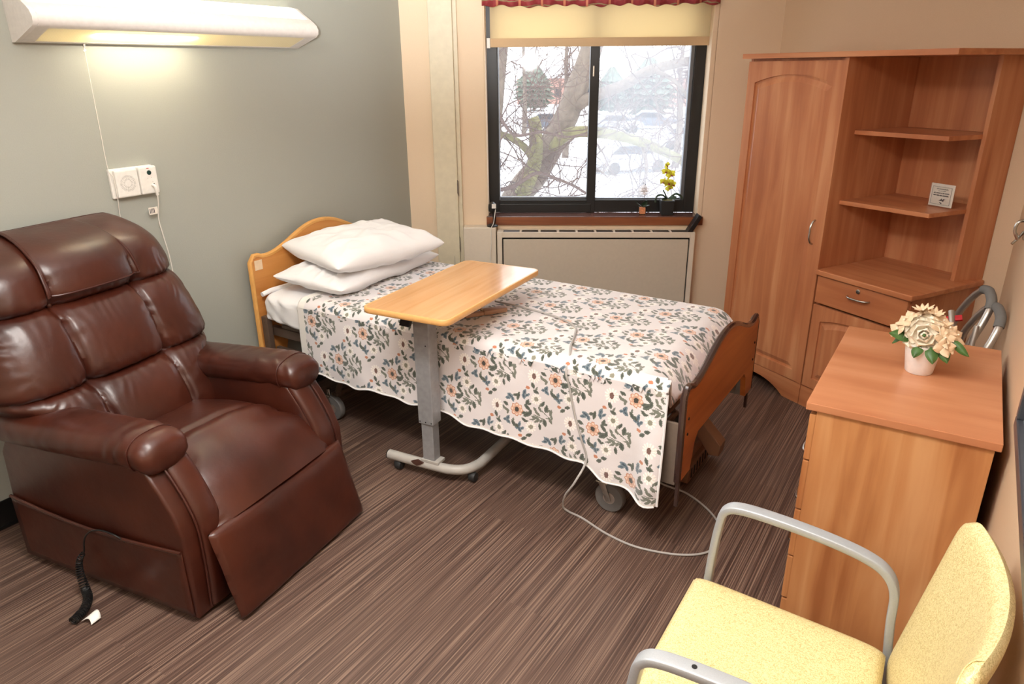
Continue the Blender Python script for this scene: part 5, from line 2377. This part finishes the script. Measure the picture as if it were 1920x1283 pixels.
bm = BM()
tube(bm, crv([cpt(.60, -.010, .245), cpt(.575, -.022, .272), cpt(.52, -.028, .280), cpt(.465, -.030, .262), cpt(.430, -.034, .225), cpt(.415, -.036, .175), cpt(.405, -.036, .162)], 8), .003, 8)
obj('straight_lead', bm, 'black', cc)
bm = BM()
ctrl = crv([cpt(.405, -.036, .162), cpt(.385, -.042, .13), cpt(.385, -.050, .085), cpt(.405, -.058, .035), cpt(.435, -.075, .020), cpt(.47, -.115, .018), cpt(.485, -.165, .018)], 60)
pth = []
N = len(ctrl)
turns = 38
for i, p in enumerate(ctrl):
    s = i / (N - 1)
    a = 2 * PI * turns * (s ** 1.35)
    t = (ctrl[min(i + 1, N - 1)] - ctrl[max(0, i - 1)]).normalized()
    e1 = t.orthogonal().normalized() if i == 0 else (e1 - t * e1.dot(t)).normalized()
    e2 = t.cross(e1)
    r_ = .006 + .007 * min(1, s * 2.2)
    pth.append(p + e1 * r_ * math.cos(a) + e2 * r_ * math.sin(a))
tube(bm, pth, .0026, 5)
obj('coil', bm, 'black', cc)
bm = BM()


def tg(u, v):
    return Vector(cpt(.50 + .045 * u, -.150 + .035 * v + .01 * math.sin(u * 3), .010 + .018 * math.sin(PI * u) * (.5 + .5 * v)))


grid(bm, tg, 12, 6)
to = obj('paper_tag', bm, 'white_plastic', cc)
md = to.modifiers.new('t', 'SOLIDIFY')
md.thickness = .0008

# ---------------------------------------------------------------- ceiling lights (out of view, they light the room)
for (x, y, sx, sy, lab) in ((1.75, .9, 1.2, .32, 'white ceiling light above the middle of the room'), (2.1, -.9, 1.2, .55, 'white ceiling light near the entry behind the camera')):
    t = thing('ceiling_light', lab, 'ceiling light', (x, y, CEIL - .07), 0, 'ceiling lights')
    bm = BM()
    box(bm, -sx / 2, sx / 2, -sy / 2, sy / 2, .03, .07, .004)
    obj('housing', bm, 'white_paint', t, False)
    bm = BM()
    box(bm, -sx / 2 + .02, sx / 2 - .02, -sy / 2 + .02, sy / 2 - .02, .0, .03, .006)
    obj('diffuser', bm, 'panel_on', t, False)

# ---------------------------------------------------------------- outside, seen through the window
GZ = -3.4
bm = BM()
box(bm, -220, 160, 6, 330, GZ - .2, GZ)
g_o = struct('ground_snow', bm, 'snow')
random.seed(5)


def P(s, off, z):
    return Vector(local((WO, WR), s, off, z))


def limb(bm, pts, r0, r1, seg=10, wob=.04):
    c = crv(pts, 10)
    n = len(c)
    rings = []
    prev = None
    for i, p in enumerate(c):
        t = (c[min(i + 1, n - 1)] - c[max(i - 1, 0)]).normalized()
        s = t.orthogonal().normalized() if prev is None else (prev - t * prev.dot(t)).normalized()
        prev = s
        u = s.cross(t)
        r = r0 + (r1 - r0) * i / (n - 1)
        ring = []
        for k in range(seg):
            a = 2 * PI * k / seg
            rr = r * (1 + wob * 3 * noise.noise(Vector((p.x * 3 + math.cos(a), p.y * 3 + math.sin(a), p.z * 3))))
            ring.append(bm.verts.new(p + s * rr * math.cos(a) + u * rr * math.sin(a)))
        rings.append(ring)
    for i in range(n - 1):
        for k in range(seg):
            bm.faces.new((rings[i][k], rings[i][(k + 1) % seg], rings[i + 1][(k + 1) % seg], rings[i + 1][k]))
    bm.faces.new(rings[0])
    bm.faces.new(rings[-1])
    return c


def twigs(bm, start, d, ln, r, depth, cnt=3):
    """wandering twig with side shoots"""
    p = Vector(start)
    d = Vector(d).normalized()
    pts = [p.copy()]
    n = max(3, int(ln / .12))
    for i in range(n):
        d = (d + Vector((random.gauss(0, .22), random.gauss(0, .22), random.gauss(0, .22)))).normalized()
        p = p + d * (ln / n)
        pts.append(p.copy())
    tube(bm, pts, r, 4, r1=r * .35)
    if depth > 0:
        for k in range(cnt):
            i = random.randint(1, len(pts) - 2)
            ax = Vector((random.gauss(0, 1), random.gauss(0, 1), random.gauss(0, 1))).normalized()
            d2 = (d * .6 + ax * .8).normalized()
            twigs(bm, pts[i], d2, ln * random.uniform(.4, .7), r * .55, depth - 1, cnt)


TL = 'large bare tree with mossy leaning trunk close outside the window'
tr = thing('leaning_tree', TL, 'tree', P(0.30, 4.6, GZ), 0)
inv = Matrix.Translation(tr.location).inverted()


def tpart(name, bm, mat, par, invm, kind=None):
    for v in bm.verts:
        v.co = invm @ v.co
    o = obj(name, bm, mat, par, True, 80)
    if kind:
        o['kind'] = kind
    return o


bm = BM()
trunk = limb(bm, [P(-.5, 4.9, GZ - .1), P(-.1, 4.8, -1.4), P(.40, 4.7, -.05), P(.78, 4.6, .50), P(1.10, 4.6, 1.10), P(1.34, 4.7, 1.72), P(1.5, 4.8, 2.3), P(1.7, 5.0, 3.4)], .21, .10, 14)
tpart('trunk', bm, 'bark', tr, inv)
bm = BM()
limb(bm, [P(.20, 4.35, -.9), P(.45, 4.25, -.05), P(.62, 4.2, .32), P(.73, 4.15, .62), P(.74, 4.1, .98), P(.70, 4.1, 1.12)], .105, .07, 12)
tpart('mossy_limb', bm, 'moss', tr, inv)
for (pts, r0, r1, m_) in (([P(.76, 4.1, .60), P(.60, 4.1, .80), P(.42, 4.0, .92), P(.2, 4.0, .98)], .045, .035, 'moss'),
                          ([P(1.12, 4.6, 1.12), P(1.35, 4.5, 1.30), P(1.75, 4.5, 1.45), P(2.1, 4.6, 1.62), P(2.6, 4.9, 1.72), P(3.4, 5.2, 1.9)], .075, .05, 'bark'),
                          ([P(2.1, 4.6, 1.62), P(2.35, 4.5, 1.5), P(2.55, 4.4, 1.25), P(2.7, 4.3, .9)], .03, .015, 'bark'),
                          ([P(.78, 4.6, .52), P(1.1, 4.4, .90), P(1.5, 4.3, .93), P(2.0, 4.3, .82), P(2.5, 4.3, .60), P(3.0, 4.4, .3)], .075, .045, 'moss'),
                          ([P(2.0, 4.3, .8), P(2.05, 4.2, .5), P(1.95, 4.1, .2)], .03, .015, 'bark'),
                          ([P(.05, 3.5, -2.2), P(.20, 3.6, -.6), P(.26, 3.7, .5), P(.30, 3.8, 1.2), P(.42, 3.9, 2.3)], .11, .07, 'bark'),
                          ([P(.26, 3.7, .35), P(.5, 3.6, .42), P(.75, 3.7, .55), P(.95, 3.7, .50), P(1.2, 3.8, .38), P(1.5, 3.8, .2)], .026, .012, 'twig'),
                          ([P(.3, 3.8, 1.25), P(.5, 3.6, .98), P(.8, 3.6, 1.0), P(1.1, 3.6, .95), P(1.35, 3.7, 1.0)], .020, .008, 'twig')):
    bm = BM()
    c = limb(bm, pts, r0, r1, 9)
    lo = tpart('branch', bm, m_, tr, inv)
    # twigs growing from the branch
    bm = BM()
    for k in range(9):
        i = random.randint(4, len(c) - 1)
        d = Vector((random.gauss(0, 1), random.gauss(0, .5), random.gauss(-.1, 1)))
        twigs(bm, c[i], d, random.uniform(.5, 1.1), .0095, 2, 4)
    for v in bm.verts:
        v.co = inv @ v.co
    tw = obj('twigs', bm, 'twig', lo, True, 80)
    tw['kind'] = 'stuff'
bm = BM()
for k in range(64):
    s0 = random.uniform(.2, 2.6)
    twigs(bm, P(s0, random.uniform(3.2, 5.2), random.choice((random.uniform(1.4, 2.3), random.uniform(-.2, .9)))), (random.gauss(0, 1), random.gauss(0, .4), random.gauss(-.3, .8)), random.uniform(.6, 1.3), .0085, 2, 4)
for v in bm.verts:
    v.co = inv @ v.co
tw = obj('twigs', bm, 'twig', tr, True, 80)
tw['kind'] = 'stuff'

# red leaf scraps caught in the twigs
# distant trees, evergreens, brick houses, parked cars
cdv = Vector((-math.sin(R(32.5)), math.cos(R(32.5)), 0))


def ray_pt(px, dist):
    """ground spot seen straight below column px of the photograph, at the given distance"""
    a = math.atan((px - 960) / F_PX)
    d = Vector((math.sin(a - AZ), math.cos(a - AZ), 0))
    return Vector((2.919, 0, 0)) + d * dist


def evergreen(px, dist, h, rad, lab):
    b = ray_pt(px, dist)
    t = thing('evergreen_tree', lab, 'tree', (b.x, b.y, GZ), 0)
    bm = BM()
    tube(bm, [(0, 0, 0), (0, 0, h * .3)], .18, 8)
    obj('trunk', bm, 'bark', t)
    bm = BM()
    n = 9
    for i in range(n):
        z0 = h * (.08 + .86 * i / n)
        r_ = rad * (math.sin(PI * (.22 + .75 * i / n)) ** .9) * (1 + .12 * noise.noise(Vector((i * 1.7, dist, 0)))) + .15
        seg = 34
        A, B = [], []
        for k in range(seg):
            a = 2 * PI * k / seg
            rr = r_ * (1 + (.14 if k % 2 else -.06) + .35 * noise.noise(Vector((k * .7, i * 1.3, dist))))
            A.append(bm.verts.new((rr * math.cos(a), rr * math.sin(a), z0 - .06 * r_ * (k % 2))))
            B.append(bm.verts.new((rr * .25 * math.cos(a), rr * .25 * math.sin(a), z0 + h * .22)))
        for k in range(seg):
            bm.faces.new((A[k], A[(k + 1) % seg], B[(k + 1) % seg], B[k]))
        bm.faces.new(B)
        bm.faces.new(A[::-1])
    obj('foliage', bm, 'evergreen', t, False)
    return t


evergreen(1205, 80, 5.6, 2.7, 'wide evergreen tree beyond the parking lot, seen through the right pane')
evergreen(1140, 88, 4.8, 1.9, 'narrower evergreen tree just left of the wide one through right pane')
evergreen(1003, 95, 5.4, 2.2, 'dark evergreen tree beyond the parking lot, seen through the left pane')



def bare_tree(px, dist, h, lab, sd):
    random.seed(sd)
    b = ray_pt(px, dist)
    t = thing('bare_tree', lab, 'tree', (b.x, b.y, GZ), 0)
    bm = BM()
    c = limb(bm, [Vector((0, 0, 0)), Vector((.1, 0, h * .3)), Vector((-.1, .1, h * .6)), Vector((.1, 0, h))], .22, .06, 8)
    tk = obj('trunk', bm, 'bark', t, True, 80)
    bm = BM()
    for k in range(12):
        i = random.randint(6, len(c) - 1)
        twigs(bm, c[i], (random.gauss(0, 1), random.gauss(0, 1), random.uniform(.2, 1)), h * .4, .06, 2, 3)
    o = obj('crown', bm, 'twig', t, True, 80)
    o['kind'] = 'stuff'


bare_tree(1262, 40, 8, 'bare tree in front of the brick house, seen through the right pane', 21)
bare_tree(1060, 44, 9, 'bare tree beyond the parking lot behind the leaning trunk', 22)
bare_tree(985, 60, 10, 'distant bare tree seen through the left pane', 23)
bare_tree(1300, 58, 9, 'distant bare tree at the right edge of the window', 24)


def house(px, dist, w_, d_, h, lab):
    b = ray_pt(px, dist)
    t = thing('brick_house', lab, 'building', (b.x, b.y, GZ), AZ)
    bm = BM()
    box(bm, -w_ / 2, w_ / 2, 0, d_, 0, h)
    obj('wall', bm, 'brickwall', t, False)
    bm = BM()
    prism(bm, [(-w_ / 2 - .3, h), (w_ / 2 + .3, h), (w_ / 2 - 1, h + 1.6), (-w_ / 2 + 1, h + 1.6)], -.3, d_ + .3, 'xz')
    obj('roof', bm, 'snow', t, False)
    n = int(w_ / 2.2)
    for k in range(n):
        bm = BM()
        x = -w_ / 2 + (k + .5) * w_ / n
        box(bm, x - .5, x + .5, -.05, .02, 1.0, 2.2)
        obj('house_window', bm, 'carglass', t, False)


house(1270, 104, 11, 8, 3.6, 'low brick house beyond the snowy lot, seen through right pane')
house(1045, 112, 12, 8, 3.6, 'low brick house beyond the snowy lot, seen through left pane')


def car(px, dist, rz, mat, lab):
    b = ray_pt(px, dist)
    t = thing('parked_car', lab, 'car', (b.x, b.y, GZ), AZ + rz)
    bm = BM()
    prism(bm, [(-2.1, .3), (2.1, .3), (2.15, .7), (1.9, .88), (1.0, .95), (.5, 1.4), (-1.0, 1.42), (-1.7, .98), (-2.1, .9)], -.85, .85, 'xz', .06)
    obj('car_body', bm, mat, t)
    bm = BM()
    prism(bm, [(.95, .97), (.5, 1.36), (-.95, 1.38), (-1.55, 1.0)], -.87, .87, 'xz')
    obj('car_window', bm, 'carglass', t)
    bm = BM()
    prism(bm, [(.5, 1.42), (-1.0, 1.44), (-.9, 1.52), (.4, 1.50)], -.8, .8, 'xz')
    obj('snow_cover', bm, 'snow', t)
    for (x, y) in ((-1.3, -.8), (1.3, -.8), (-1.3, .8), (1.3, .8)):
        bm = BM()
        lathe(bm, [(.02, -.1), (.31, -.1), (.31, .1), (.02, .1)], 18, (x, y, .31), 'y')
        obj('wheel', bm, 'rubber', t)


car(1150, 62, .2, 'carpaint2', 'silver snow topped car parked left in the right pane')
car(1215, 66, -.1, 'carpaint', 'dark snow topped car parked right in the right pane')
car(1030, 64, .1, 'carpaint', 'dark snow topped car parked behind the leaning trunk')
car(1175, 38, .4, 'carpaint2', 'silver snow topped car nearest the window on the snow')
car(1275, 50, .2, 'carpaint2', 'silver snow topped car at the right edge of the window')
